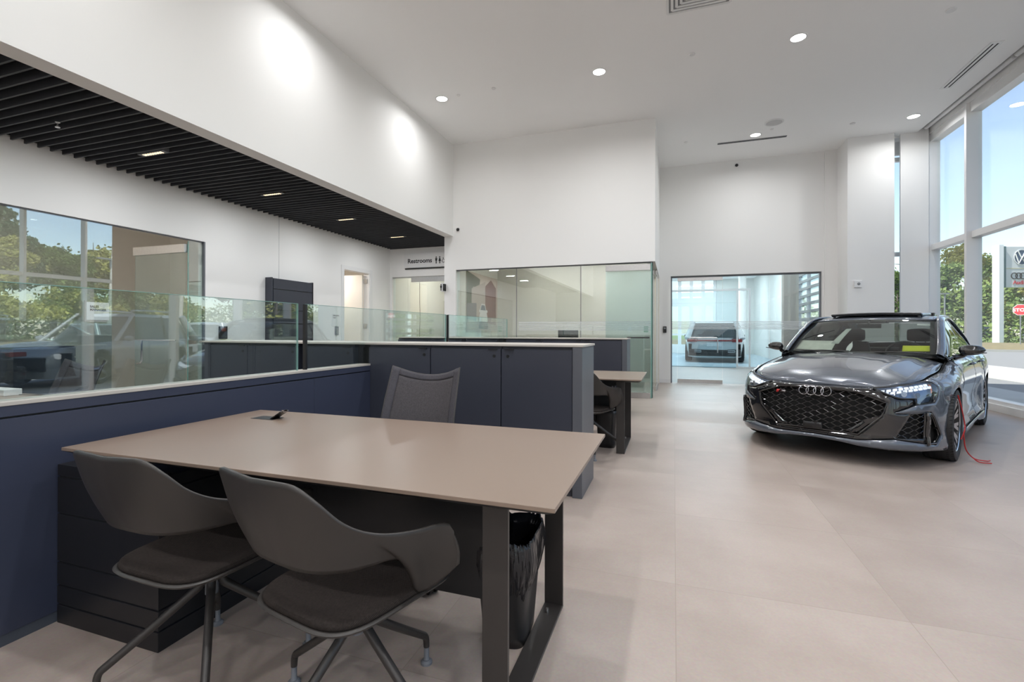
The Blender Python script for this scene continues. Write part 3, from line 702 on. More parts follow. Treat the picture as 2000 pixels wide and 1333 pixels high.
# ================================================================ desks
def make_desk(loc, label, mirror=False):
    """local origin: right front corner on the floor; desk runs to -X (or +X when mirrored) and +Y"""
    t = thing('office_desk', label, 'desk', loc, 0, 'beige top office desks')
    s = -1 if mirror else 1
    D, Wd = .955, 1.98
    X = lambda x: s*x
    def sb(b, x0, x1, y0, y1, z0, z1): b.box(min(X(x0), X(x1)), max(X(x0), X(x1)), y0, y1, z0, z1); return b
    sb(MB(), -Wd, 0, 0, D, .728, .741).build('tabletop', deskm, t, bevel=.002)
    b = MB()
    q = [(-Wd+.002, .002), (-.002, .002), (-.002, D-.002), (-Wd+.002, D-.002)]; q2 = [(-Wd+.03, .03), (-.03, .03), (-.03, D-.03), (-Wd+.03, D-.03)]
    vs_ = [(X(x), y, .728) for x, y in q]+[(X(x), y, .712) for x, y in q2]
    b.add(vs_, [(3, 2, 1, 0), (4, 5, 6, 7)]+[(i, (i+1) % 4, 4+(i+1) % 4, 4+i) for i in range(4)]); b.build('underside', blackm, t)
    b = MB(); x0, x1 = -.245, -.165
    sb(b, x0, x1, .105, .12, .0, .712); sb(b, x0, x1, .83, .845, 0, .712); sb(b, x0, x1, .12, .83, 0, .012); sb(b, x0, x1, .12, .83, .70, .712)
    b.build('leg_frame', blackm if mirror else bronze, t, bevel=.0015)
    b = MB(); b.cyl((X(-.215), .76, .012), (X(-.215), .76, .03), .006, n=10); b.build('bolt', steel, t)
    sb(MB(), -1.55, -.30, .45, .47, .20, .70).build('modesty_panel', blackm, t, bevel=.001)
    b = MB(); sb(b, -1.5, -.25, .16, .20, .66, .712); sb(b, -1.5, -.25, .76, .80, .66, .712); b.build('crossbar', blackm, t)
    g = MB(); sb(g, -1.80, -1.66, .72, .80, .7405, .7425); g = g.build('cable_flap', blackp, t)
    a = MB().prism([(X(-1.69), .7425), (X(-1.62), .785), (X(-1.617), .782), (X(-1.68), .7425)], .735, .79, 'y').build('flap_lid', blackp, g)
    MB().box(min(X(-1.625), X(-1.612)), max(X(-1.625), X(-1.612)), .75, .775, .778, .79).build('flap_tip', chrome, a)
    return t
def pedestal(loc, label, mirror=False):
    t = thing('drawer_pedestal', label, 'drawer unit', loc, 0, 'black drawer pedestals under the desks'); W_ = .585; D = .86; s = -1 if mirror else 1
    def sb(b, x0, x1, y0, y1, z0, z1): b.box(min(s*x0, s*x1), max(s*x0, s*x1), y0, y1, z0, z1); return b
    sb(MB(), .006, W_-.006, .006, D-.006, 0, .64).build('carcass', blackvoid, t)
    zs = [0, .077, .155, .25, .449, .60, .652]
    for n, (a, c) in enumerate(zip(zs[:-1], zs[1:])):
        sb(MB(), 0, W_, 0, D, a+(.004 if n else 0), c-.003).build('drawer' if 0 < n < 5 else ('plinth' if n == 0 else 'top'), blacklam, t, bevel=.002)
    return t
DESK1 = make_desk((-.29, 1.207, 0), 'near office desk with beige top and bronze frame leg')
DESK2 = make_desk((-.29, 4.68, 0), 'second office desk behind the tall cabinets')
DESK3 = make_desk((-4.95, 1.19, 0), 'office desk beyond the glass screen, at the left edge', True)
pedestal((-2.396, 1.262, 0), 'black slatted drawer pedestal under the near desk')
pedestal((-2.396, 4.72, 0), 'black slatted drawer pedestal under the second desk')
pedestal((-2.51, 1.30, 0), 'black drawer pedestal on the far side of the near partition', True)

# ================================================================ chairs
def tcurve(pts, n): 
    c = catmull(pts, 12); 
    Ls = [0]
    for a, b in zip(c[:-1], c[1:]): Ls.append(Ls[-1]+(b-a).length)
    out = []
    for k in range(n+1):
        d = Ls[-1]*k/n; i = 0
        while i < len(Ls)-2 and Ls[i+1] < d: i += 1
        f = (d-Ls[i])/max(1e-9, Ls[i+1]-Ls[i]); out.append(c[i].lerp(c[i+1], f))
    return out
def guest_chair(label, loc, rz, base_rz, grp='charcoal shell guest chairs'):
    t = thing('guest_chair', label, 'chair', loc, rz, grp)
    # seat pan and pad
    def seat_outline(k, sx=1., sy=1.):
        a = 2*pi*k; e = 4.2
        c, s = cos(a), sin(a); x = .215*sx*abs(c)**(2/e)*(1 if c > 0 else -1); y = .235*sy*abs(s)**(2/e)*(1 if s > 0 else -1)
        x *= 1+.06*(y/.235)
        return x, y
    def padfn(u, v):
        x, y = seat_outline(u, 1-.02, 1-.02)
        prof = [(0, .452), (.6, .455), (.9, .458), (.98, .455), (1.0, .445), (.985, .437), (.9, .434)]
        i = v*(len(prof)-1); k = min(int(i), len(prof)-2); f = i-k
        r = prof[k][0]*(1-f)+prof[k+1][0]*f; z = prof[k][1]*(1-f)+prof[k+1][1]*f
        return (x*r, y*r, z-.012*(1-r*r)-.02*max(0, y*r/.23)**3)
    MB().grid(padfn, 64, 12, cu=True).build('seat_pad', seatfab, t, smooth=60)
    def panfn(u, v):
        x, y = seat_outline(u); prof = [(.5, .405), (.9, .418), (1.0, .428), (1.025, .436), (1.0, .440), (.9, .436)]
        i = v*(len(prof)-1); k = min(int(i), len(prof)-2); f = i-k
        r = prof[k][0]*(1-f)+prof[k+1][0]*f; z = prof[k][1]*(1-f)+prof[k+1][1]*f
        return (x*r, y*r, z-.02*max(0, y*r/.23)**3)
    MB().grid(panfn, 64, 10, cu=True).build('seat_pan', plastic, t, smooth=60)
    top = [(0, -.335, .838), (.09, -.332, .842), (.155, -.322, .838), (.20, -.295, .80), (.228, -.25, .745), (.246, -.19, .705), (.262, -.12, .680), (.277, -.04, .665), (.289, .02, .661), (.299, .056, .655), (.306, .068, .645), (.311, .074, .622)]
    bot = [(0, -.262, .598), (.08, -.258, .598), (.15, -.238, .600), (.195, -.195, .600), (.214, -.14, .597), (.220, -.085, .590), (.220, -.038, .570), (.214, .0, .51), (.210, .03, .45), (.212, .06, .434), (.262, .085, .474), (.320, .088, .530)]
    n = 44
    T = tcurve(top, n); B = tcurve(bot, n)
    def sh(u, v):
        s = 2*u-1; k = abs(s)*n; i = min(int(k), n-1); f = k-i
        a = T[i].lerp(T[i+1], f); b = B[i].lerp(B[i+1], f)
        p = b.lerp(a, v)
        # belly: push outward in the middle of the height
        q = Vector((p.x, p.y+.02, 0)); 
        if q.length > 1e-6: q.normalize()
        bul = .022*sin(pi*v)*(1-.4*abs(s))
        p = p+q*(-bul if v > 2 else bul*.6)
        return (p.x*(1 if s >= 0 else -1), p.y, p.z)
    o = MB().grid(sh, 88, 16).build('shell', plastic, t, smooth=60, solid=.007, soff=0, bevel=0)
    # swivel hub and four legs
    h = MB().lathe([(.001, .422), (.05, .42), (.052, .41), (.04, .398), (.02, .395)], 28).cyl((0, 0, .28), (0, 0, .40), .021).build('hub', steelg, t)
    for k in range(4):
        a = radians(90*k)+base_rz-rz
        d = Vector((cos(a), sin(a), 0))
        pts = [d*.024+Vector((0, 0, z)) for z in (.40, .345)]+[d*.035+Vector((0, 0, .315)), d*.06+Vector((0, 0, .292)), d*.17+Vector((0, 0, .205)), d*.285+Vector((0, 0, .118)), d*.305+Vector((0, 0, .102)), d*.312+Vector((0, 0, .085)), d*.314+Vector((0, 0, .06))]
        lg = MB().tube(catmull(pts, 4), [.0145]*9+[.0145-.004*i/24 for i in range(24)], 14).build('leg', bronze, t, smooth=60)
        c = d*.314
        MB().tube([(c.x, c.y, .06), (c.x, c.y, .02), (c.x, c.y, .016)], [.0095, .0095, .012], 12).lathe([(.001, .016), (.014, .015), (.021, .008), (.021, 0), (.001, 0)], 20, (c.x, c.y, 0)).build('foot', steelg, lg)
    return t
GC1 = guest_chair('charcoal shell chair at the near desk, left of the two', (-1.535, 1.255, 0), radians(-2), radians(47))
GC2 = guest_chair('charcoal shell chair at the near desk, right of the two', (-.915, 1.235, 0), radians(-12), radians(77))
guest_chair('charcoal shell chair half hidden behind the tall cabinet end', (-.80, 4.74, 0), radians(-14), radians(20))

def task_chair(label, loc, rz):
    t = thing('task_chair', label, 'chair', loc, rz, 'grey mesh back task chairs')
    # local: faces +Y, back at -Y
    def back(u, v, inset=0):
        hw = (.232-.020*v)*(1-inset)
        s = 2*u-1; z = .50+.445*v+ (.052*(s*s)*v*v) - inset*.0
        y = -.215-.15*v + .055*(s*s) + .02*sin(pi*v)
        return (hw*s, y, z)
    MB().grid(lambda u, v: back(.085+.83*u, .06+.87*v), 24, 24).build('back_fabric', mesh_fab, t, smooth=60, solid=.008, soff=0)
    b = MB()
    b.grid(lambda u, v: back(.09*u, v), 4, 24).grid(lambda u, v: back(.91+.09*u, v), 4, 24).grid(lambda u, v: back(.09+.82*u, .935+.065*v), 24, 3).grid(lambda u, v: back(.09+.82*u, .06*v), 24, 3)
    b.build('back_border', weave('border_fabric', (.05, .048, .055), (.13, .125, .14), 200), t, smooth=60, solid=.012, soff=0)
    path = [back(0, v/16) for v in range(17)]+[back(u/20, 1) for u in range(1, 21)]+[back(1, 1-v/16) for v in range(1, 17)]
    MB().tube(path, .0055, 8).build('back_frame', plastic, t, smooth=60)
    MB().tube(catmull([(0, -.285, .60), (0, -.285, .54), (0, -.24, .44), (0, -.1, .41), (0, 0, .41)], 5), .025, 12).build('back_stem', blackp, t)
    def pad(u, v):
        a = 2*pi*u; c, s = cos(a), sin(a); e = 3.5
        x = .245*abs(c)**(2/e)*(1 if c > 0 else -1); y = .235*abs(s)**(2/e)*(1 if s > 0 else -1)
        prof = [(0, .50), (.8, .505), (.97, .495), (1, .475), (.97, .45), (.8, .44), (0, .44)]
        i = v*6; k = min(int(i), 5); f = i-k; r = prof[k][0]*(1-f)+prof[k+1][0]*f
        return (x*r, y*r+.02, prof[k][1]*(1-f)+prof[k+1][1]*f)
    MB().grid(pad, 48, 12, cu=True).build('seat', seatfab, t, smooth=60)
    MB().cyl((0, 0, .10), (0, 0, .44), .026).cyl((0, 0, .10), (0, 0, .22), .034).lathe([(.001, .09), (.05, .09), (.05, .12), (.001, .125)], 20).build('gas_lift', blackp, t)
    for k in range(5):
        a = radians(72*k+10); d = Vector((cos(a), sin(a), 0))
        lg = MB().tube([d*.03+Vector((0, 0, .115)), d*.17+Vector((0, 0, .10)), d*.31+Vector((0, 0, .075))], [.022, .018, .013], 10).build('base_arm', blackp, t)
        c = d*.31; n_ = Vector((-d.y, d.x, 0))
        b = MB()
        for s in (-.018, .018):
            b.cyl(c+n_*(s-.009)+Vector((0, 0, .028)), c+n_*(s+.009)+Vector((0, 0, .028)), .028, n=20)
        b.cyl(c+Vector((0, 0, .03)), c+Vector((0, 0, .075)), .008, n=8)
        b.build('caster', blackp, lg)
    return t
TC = task_chair('grey mesh task chair behind the near desk', (-1.33, 2.10, 0), pi)
copy_tree(TC, loc=(-3.84, 1.86, 0), rz=pi-.02, label='grey mesh task chair beyond the glass screen, at the left')
copy_tree(TC, loc=(-3.55, 5.55, 0), rz=pi-.1, label='grey mesh task chair whose top edge shows over the cabinets')

# ================================================================ bins
def waste_bin(label, loc, rz, bag=True):
    t = thing('waste_bin', label, 'bin', loc, rz, 'black waste bins')
    def ro(u, hx, hy, e=4.5):
        a = 2*pi*u; c, s = cos(a), sin(a)
        return hx*abs(c)**(2/e)*(1 if c > 0 else -1), hy*abs(s)**(2/e)*(1 if s > 0 else -1)
    H_ = .385
    def wl(u, v):
        k = 1-.26*(1-v); x, y = ro(u, .115*k, .165*k); return (x, y, .004+H_*v)
    MB().grid(wl, 56, 10, cu=True).prism([ro(k/40, .085, .122) for k in range(40)], .0, .008).build('body', blackp, t, smooth=50, solid=.003)
    if bag:
        rnd = random.Random(3)
        ph = [rnd.uniform(0, 6.28) for _ in range(12)]
        def bg_(u, v):
            a = 2*pi*u
            w1 = sin(5*a+ph[0]+3*v)*.35+sin(13*a+ph[1]-6*v)*.22+sin(31*a+ph[2]+9*v)*.22+sin(47*a+ph[5]-14*v)*.16
            w2 = sin(7*a+ph[3])+.6*sin(15*a+ph[4])
            if v < .22:      # inside wall
                k = v/.22; x, y = ro(u, .10*(.9+.1*k), .15*(.9+.1*k)); z = .20+.195*k; off = -.012*abs(w1)*(1)
            elif v < .34:    # crumpled rim
                k = (v-.22)/.12; x, y = ro(u, .108+.012*k, .158+.012*k); z = .397+.014*sin(pi*k)+.012*w1*sin(pi*(.2+.6*k)); off = .004*w1
            else:            # skirt
                k = (v-.34)/.66; x, y = ro(u, .120-.022*k+.014*sin(pi*k), .172-.025*k+.014*sin(pi*k)); z = .395-.19*k+.010*w2*k; off = .007*w1*(.4+.6*k)+.006*w2*sin(pi*k)
            r = math.hypot(x, y); return (x+x/r*off, y+y/r*off, z)
        MB().grid(bg_, 220, 44, cu=True).build('bin_liner', bagm, t, smooth=50)
    return t
waste_bin('black waste bin with a crumpled liner, under the near desk', (-.625, 1.83, 0), radians(4))
waste_bin('black waste bin without a liner, under the second desk', (-.66, 5.10, 0), radians(0), False)
# cable spine hanging under the second desk
t = thing('cable_spine', 'black cable chain hanging beside the second desk leg', 'cable', (-.60, 5.0, .25))
b = MB()
for k in range(16): b.cyl((0, 0, .02+k*.025), (0, 0, .038+k*.025), .014 if k % 2 else .010, n=10)
b.build('links', steelg, t)

# ================================================================ tall black kiosk panel on the left wall
t = thing('slatted_kiosk', 'tall dark slatted panel standing against the left wall', 'kiosk', (-6.40, 6.72, 0))
MB(True).box(-6.455, -6.34, 6.25, 7.20, 0, 2.08).build('carcass', blacklam, t)
zs = [0, .35, .7, 1.05, 1.32, 1.55, 1.90, 2.085]
b = []
for a, c in zip(zs[:-1], zs[1:]):
    MB(True).box(-6.34, -6.325, 6.28, 7.185, a+.006, c-.006).build('front_board', navy, t, bevel=.001)
MB(True).box(-6.455, -6.32, 6.235, 6.26, 0, 2.09).build('side_board', navy, t); MB(True).box(-6.455, -6.32, 7.19, 7.205, 0, 2.09).build('side_board', blacklam, t)

# ================================================================ items seen through glass
scr = mat('black_screen', (.01, .012, .016), .08)
def monitor(label, loc, rz, w_=.54, h=.32, zb=.84):
    t = thing('monitor', label, 'monitor', loc, rz)
    MB().box(-w_/2, w_/2, -.015, .015, zb, zb+h).build('casing', blackp, t, bevel=.004)
    MB().box(-w_/2+.01, w_/2-.01, -.017, -.014, zb+.01, zb+h-.01).build('screen', scr, t)
    MB().cyl((0, .02, .745), (0, .03, zb+.1), .015, n=12).box(-.10, .10, -.07, .09, .742, .75).build('stand', blackp, t)
    return t
# sales office: desk, monitor and slatted drawer unit
o = thing('office_table', 'white table inside the sales office behind the glass', 'table', (-8.2, 2.6, 0))
MB().box(-.9, .9, -.4, .4, .715, .74).build('tabletop', whitep, o, bevel=.002)
for sx in (-.85, .85):
    for sy in (-.35, .35): MB().box(sx-.025, sx+.025, sy-.025, sy+.025, 0, .715).build('leg', steelg, o)
monitor('black monitor on the table inside the sales office', (-8.3, 2.6, 0), radians(-70))
o = thing('slatted_drawer_unit', 'dark slatted drawer unit inside the sales office', 'drawer unit', (-7.6, 3.75, 0))
MB().box(-.24, .24, -.3, .3, 0, 1.0).build('carcass', navy2, o)
for k in range(7): MB().box(-.25, .25, -.31, .31, .02+k*.14, .02+k*.14+.128).build('drawer', navy, o, bevel=.002)
# meeting room: table and monitor
o = thing('meeting_table', 'pale table inside the glass meeting room', 'table', (-2.1, 10.6, 0))
MB().box(-1.0, 1.0, -.4, .4, .715, .74).build('tabletop', deskm, o, bevel=.002)
for sx in (-.9, .9): MB().box(sx-.03, sx+.03, -.35, .35, 0, .715).build('leg', blackm, o)
monitor('dark monitor inside the glass meeting room', (-2.25, 10.6, 0), 0, .46, .20, 1.03)
t = plate('wall_socket', 'small white switch plate on the meeting room wall, left of the green one', 'switch', -1.0, 11.68, 1.25, .09, .12, .01, 'y', whitep)
t = plate('wall_socket', 'small green backed switch plate on the meeting room wall', 'switch', -.62, 11.68, 1.25, .10, .14, .01, 'y', mat('green_box', (.1, .3, .15), .4))
# things on the desk beyond the screen
t = thing('white_tray', 'white tray on the desk beyond the glass screen', 'tray', (-4.52, 2.05, .741))
MB().box(-.14, .14, -.05, .05, 0, .045).build('shell', whitep, t, bevel=.004)
t = thing('power_cable', 'thin black cable with a plug rising beyond the glass screen', 'cable', (-3.95, 2.02, .741))
MB().tube(catmull([(-.5, .05, .002), (-.25, .1, .004), (0, .12, .03), (.12, .13, .07)], 6), .004, 8).build('cord', blackp, t)
MB().cyl((.11, .13, .068), (.18, .13, .075), .010, n=12).build('plug', blackp, t)
# ================================================================ the grey saloon: body surface functions (car frame: x forward, y left, z up)
_pl = [(2.25, 0), (2.242, .2), (2.212, .4), (2.15, .565), (2.045, .695), (1.915, .785), (1.76, .845), (1.56, .888), (1.315, .912), (1.05, .908), (.7, .900), (.2, .900), (-.4, .903), (-.95, .910),
       (-1.315, .925), (-1.65, .905), (-1.95, .86), (-2.15, .76), (-2.26, .58), (-2.32, .35), (-2.335, 0)]
def _cm(pts, n):
    out = []; m = len(pts)
    P = [(pts[0][0], -pts[1][1])]+pts+[(pts[-1][0], -pts[-2][1])]
    for i in range(1, m):
        a, b, c, d = P[i-1], P[i], P[i+1], P[i+2]
        for k in range(n):
            t = k/n
            out.append(tuple(.5*((2*b[j])+(c[j]-a[j])*t+(2*a[j]-5*b[j]+4*c[j]-d[j])*t*t+(3*b[j]-a[j]-3*c[j]+d[j])*t**3) for j in (0, 1)))
    out.append(pts[-1]); return out
_C = _cm(_pl, 12)
_S = [0]
for _a, _b in zip(_C[:-1], _C[1:]): _S.append(_S[-1]+math.hypot(_b[0]-_a[0], _b[1]-_a[1]))
SMAX = _S[-1]
def _at(s):
    s = min(max(s, 0), SMAX); lo, hi = 0, len(_S)-1
    while hi-lo > 1:
        m = (lo+hi)//2
        if _S[m] <= s: lo = m
        else: hi = m
    f = (s-_S[lo])/(_S[hi]-_S[lo]); a, b = _C[lo], _C[hi]
    x, y = a[0]+(b[0]-a[0])*f, a[1]+(b[1]-a[1])*f
    # smoothed tangent
    i0, i1 = max(lo-4, 0), min(hi+4, len(_C)-1); p, q = _C[i0], _C[i1]
    if lo < 4: p = (_C[4-lo][0], -_C[4-lo][1])
    if hi > len(_C)-5: k = len(_C)-1-(hi+4-(len(_C)-1)); q = (_C[k][0], -_C[k][1]) if hi+4 > len(_C)-1 else q
    tx, ty = q[0]-p[0], q[1]-p[1]; l = math.hypot(tx, ty) or 1
    return x, y, ty/l, -tx/l         # outward normal
def s_front(y):
    for i in range(len(_C)-1):
        if _C[i+1][1] >= y: 
            f = (y-_C[i][1])/max(1e-9, _C[i+1][1]-_C[i][1]); return _S[i]+(_S[i+1]-_S[i])*f
    return _S[-1]
def s_side(x):
    for i in range(len(_C)-1):
        if _C[i+1][0] <= x:
            f = (_C[i][0]-x)/max(1e-9, _C[i][0]-_C[i+1][0]); return _S[i]+(_S[i+1]-_S[i])*f
    return _S[-1]
def _it(xs, ys):
    def f(x):
        if x <= xs[0]: return ys[0]
        if x >= xs[-1]: return ys[-1]
        for i in range(len(xs)-1):
            if x <= xs[i+1]: break
        h = xs[i+1]-xs[i]; t = (x-xs[i])/h
        d = lambda j: (ys[j+1]-ys[j])/(xs[j+1]-xs[j])
        def sl(j):
            if j == 0: return d(0)
            if j == len(xs)-1: return d(j-1)
            a, b = d(j-1), d(j)
            return 0 if a*b <= 0 else 2*a*b/(a+b)
        m0, m1 = sl(i), sl(i+1)
        return (2*t**3-3*t*t+1)*ys[i]+(t**3-2*t*t+t)*h*m0+(-2*t**3+3*t*t)*ys[i+1]+(t**3-t*t)*h*m1
    return f
_sf = s_front; 
_zs = [0, .46, .78, 1.03, s_side(1.6), s_side(1.3), s_side(.95), s_side(.5), s_side(-1.0), s_side(-1.7), s_side(-2.1), SMAX]
zt_ = _it(_zs, [.699, .705, .742, .770, .800, .835, .885, .930, .955, 1.0, 1.04, 1.06])
At_ = _it(_zs, [.085, .085, .085, .095, .12, .13, .11, .10, .105, .19, .22, .10])
Rt_ = _it(_zs, [.06, .06, .07, .085, .12, .13, .12, .09, .09, .12, .10, .05])
_pf = _it([.10, .16, .20, .30, .45, .56, .64, .71], [.06, .015, .0, .012, .0, .008, .022, .045])     # front inset by z
_ps = _it([.10, .16, .24, .34, .46, .62, .70, .80, .95], [.06, .02, .0, .035, .045, .018, .006, .02, .05])   # side inset by z
_wf = _it([0, s_front(.72), s_side(1.80), s_side(1.0), s_side(-1.6), s_side(-2.15), SMAX], [0, 0, .35, 1, 1, .3, 0])
def _arch(s, z):
    """how much of the side inset is cancelled near the wheels (flared arches)"""
    w = 0
    for wx in (1.315, -1.315):
        x = _at(s)[0]; d = math.hypot(x-wx, z-.335)
        w = max(w, min(1, max(0, (.62-d)/.20)))
    return w*w*(3-2*w)
def wall(s, z, off=0.):
    """body side / nose / tail skin; s signed (negative = right side)"""
    sg = -1 if s < 0 else 1; s = abs(s)
    x, y, nx, ny = _at(s); zt = zt_(s); A = At_(s); R = Rt_(s); h = zt-z
    w = _wf(s); ar = _arch(s, z) if w > .02 else 0
    ins = _pf(min(z, .735))*(1-w)+_ps(z)*w*(1-.85*ar)
    if h < R:
        k = 1-max(h, 0)/R; ins += A*(1-math.sqrt(max(0, 1-k*k)))
    ins -= off
    return (x-nx*ins, sg*max(0, (y-ny*ins)) if s > 1e-6 else 0., z)
# hood heightfield
_edge = []
def _mk_edge():
    for i in range(0, 400):
        s = i/399*s_side(.55); p = wall(s, zt_(s)); _edge.append((p[0], p[1], p[2]))
_mk_edge()
_zc = _it([.60, .95, 1.2, 1.5, 1.8, 2.0, 2.08, 2.121], [.985, .975, .953, .910, .846, .780, .738, .700])
def hood(x, y, off=0.):
    ye, ze = None, None
    for a, b in zip(_edge[:-1], _edge[1:]):
        if b[0] <= x <= a[0]:
            f = (a[0]-x)/max(1e-9, a[0]-b[0]); ye, ze = a[1]+(b[1]-a[1])*f, a[2]+(b[2]-a[2])*f; break
    if ye is None: ye, ze = (_edge[0][1]+.02, _edge[0][2]) if x > 1 else (_edge[-1][1], _edge[-1][2])
    k = min(1, abs(y)/max(ye, 1e-3)); zc = _zc(x)
    z = ze+(zc-ze)*(1-k**2.2)
    yc = .33+.22*(2.1-x)/1.2; fade = min(1, max(0, (2.12-x)/.6)); fade = fade*fade*(3-2*fade)
    z += .010*fade*math.exp(-((abs(y)-yc)/.05)**2)*(1 if abs(y) < ye-.1 else max(0, (ye-abs(y))/.1))
    z -= .005*fade*math.exp(-((abs(y)-yc*.45)/.10)**2)
    return (x, y, z+off)
paint = mat('grey_blue_car_paint', (.098, .112, .138), .24, metal=.3, coat=1.0, var=(900, .10))
gblack = mat('gloss_black_trim', (.008, .008, .009), .08, coat=1.0)
sblack = mat('satin_black_trim', (.014, .014, .015), .4)
cavity = mat('dark_cavity', (.004, .004, .004), .9)
carglass = glass('car_window_glass', (.62, .68, .64), .10)
sideglass = glass('dark_side_window', (.12, .13, .13), .045)
lensg = glass('lamp_lens', (.86, .92, .98), .14)
lampin = mat('lamp_interior', (.12, .17, .27), .2, metal=.6)
drl = mat('white_lamp_blocks', (.85, .86, .88), .25, emit=.35, ecol=(1, 1, 1, 1))
amber = mat('amber_lamp', (.8, .25, .06), .3)
tyrem = mat('tyre_rubber', (.012, .012, .013), .62, bump=(50, .25))
alloy = mat('machined_alloy', (.62, .62, .65), .22, metal=1)
alloyd = mat('dark_alloy', (.03, .03, .032), .3, metal=.5)
redm = mat('red_tag_plastic', (.45, .02, .02), .4)
seatm = mat('black_leather', (.018, .018, .02), .5)
paper = mat('printed_paper', (.72, .72, .66), .6, var=(14, .25))
yellow = mat('yellow_sheet', (.75, .78, .02), .5)
redlamp = mat('red_lamp', (.30, .015, .012), .15, coat=1)

def mirror_poly(h): return h + [(-x, z) for x, z in reversed(h) if abs(x) > 1e-6]
def P3(poly, off=0., step=.045, holes=(), fn=None): return patch(poly, (lambda s, z: wall(s, z, off)) if fn is None else fn, step, holes)
def circ(cs, cz, r, a0, a1, n): return [(cs+r*cos(radians(a0+(a1-a0)*k/n)), cz+r*sin(radians(a0+(a1-a0)*k/n))) for k in range(n+1)]

CAR = thing('parked_saloon', 'grey blue saloon with black honeycomb grille standing on the showroom floor', 'car', (2.375, 7.14, 0), radians(240.1))
sA, sB = s_side(1.315), s_side(-1.315); RA = .352
MASK = [(0, .698), (.20, .699), (.40, .701), (.455, .699), (.53, .662), (.605, .630), (.66, .618), (.775, .618), (.775, .571), (.68, .53), (.59, .496), (.72, .497), (.93, .507), (.975, .462), (1.08, .296), (.985, .217), (.87, .232), (.60, .268), (.435, .247), (.33, .235), (.15, .242), (0, .245)]
HL = [(.455, .698), (.60, .713), (.80, .737), (.99, .757), (1.055, .752), (1.078, .714), (1.04, .642), (.985, .585), (.778, .571), (.785, .622), (.66, .620), (.605, .632), (.53, .664)]
MASKF = mirror_poly(MASK)
# black shell added behind the skin to keep light out of gaps
def shell_z(s): return zt_(abs(s))-.012
n_ = 90
top = [(-SMAX+2*SMAX*k/n_, shell_z(-SMAX+2*SMAX*k/n_)) for k in range(n_+1)]
def rail_outline():
    o = [(-SMAX+.01, .22)]
    for cs in (-sB, -sA, sA, sB): o += [(x, max(z, .22)) for x, z in circ(cs, .335, .375, 198, -18, 14)]
    o += [(SMAX-.01, .22)] + [(min(max(x, -SMAX+.01), SMAX-.01), z) for x, z in reversed(top)]
    return o
P3(rail_outline(), -.055, .09).build('inner_shell', cavity, CAR)
MB().box(-2.0, 2.0, -.72, .72, .20, .24).build('underbody', cavity, CAR)
# front bumper
lip = [(0, .212), (.20, .202), (.35, .182), (.56, .172), (.94, .166), (1.12, .155), (1.22, .150)]
ARL = circ(sA, .335, RA, 180+31, 180-42, 10)      # front edge of the wheel opening from bottom to top
bo = [(x, z) for x, z in lip]+[p for p in ARL if p[0] > 1.16]+[(1.085, .60), (1.045, .640), (1.083, .714), (1.062, .752), (1.0, zt_(1.0)-.004)]+[(x, zt_(x)-.003) for x in (.9, .8, .7, .6, .5, .4, .3, .2, .1)]
bo.append((0, zt_(0)-.003))
BO = bo + [(-x, z) for x, z in reversed(bo[1:-1])]
HLh = [(x, z) for x, z in HL]
bp_ = P3(BO, 0, .035, [MASKF, [(x*1.0, z) for x, z in HL if True], [(-x, z) for x, z in reversed(HL)]] if False else [MASKF])
# headlights share an edge with the black mask, so cut them by building mask+lamp as one opening per side
MH = [(0, .6985), (.20, .6995), (.40, .7015), (.452, .703), (.60, .716), (.80, .740), (.99, .760), (1.058, .755), (1.082, .714), (1.043, .640), (.988, .581), (.778, .566), (.68, .528), (.59, .494), (.72, .495), (.932, .509), (.979, .462), (1.085, .296), (.986, .212), (.87, .228), (.60, .264), (.435, .243), (.33, .231), (.15, .238), (0, .241)]
BO2 = []
for x, z in bo:
    BO2.append((x, z))
body = [(x, z) for x, z in lip]+[p for p in ARL if p[0] > 1.16]+[(1.17, .60), (1.13, .70), (1.115, zt_(1.115)-.002), (1.07, zt_(1.07)-.002), (1.0, zt_(1.0)-.002)]+[(x, zt_(x)-.002) for x in (.9, .8, .7, .6, .5, .4, .3, .2, .1, 0)]
BODY = body+[(-x, z) for x, z in reversed(body[1:-1])]
P3(BODY, 0, .03, [mirror_poly(MH)]).build('front_bumper', paint, CAR, smooth=60, solid=.006)
# glossy black mask with grille and intake openings
MESH = [(0, .676), (.20, .674), (.325, .662), (.545, .580), (.505, .465), (.335, .283), (.18, .290), (0, .292)]
INT = [(.725, .488), (.865, .494), (.868, .278), (.61, .275)]
VENT = [(.905, .495), (.935, .488), (.965, .455), (1.062, .298), (.985, .232), (.905, .232)]
msk = P3(MASKF, -.006, .03, [mirror_poly(MESH), INT, [(-x, z) for x, z in reversed(INT)], VENT, [(-x, z) for x, z in reversed(VENT)]]).build('grille_surround', gblack, CAR, smooth=60, solid=.03)
def rim_tube(poly, off, r, m, name, parent, closed=True):
    pts = [Vector(wall(x, z, off)) for x, z in poly]
    fine = []
    for a, b in zip(pts, pts[1:]+pts[:1]):
        n = max(1, int((b-a).length/.04)); fine += [a.lerp(b, k/n) for k in range(n)]
    MB().tube(fine+[fine[0]], r, 6).build(name, m, parent)
rim_tube(mirror_poly(MESH), .002, .007, gblack, 'grille_rim', msk)
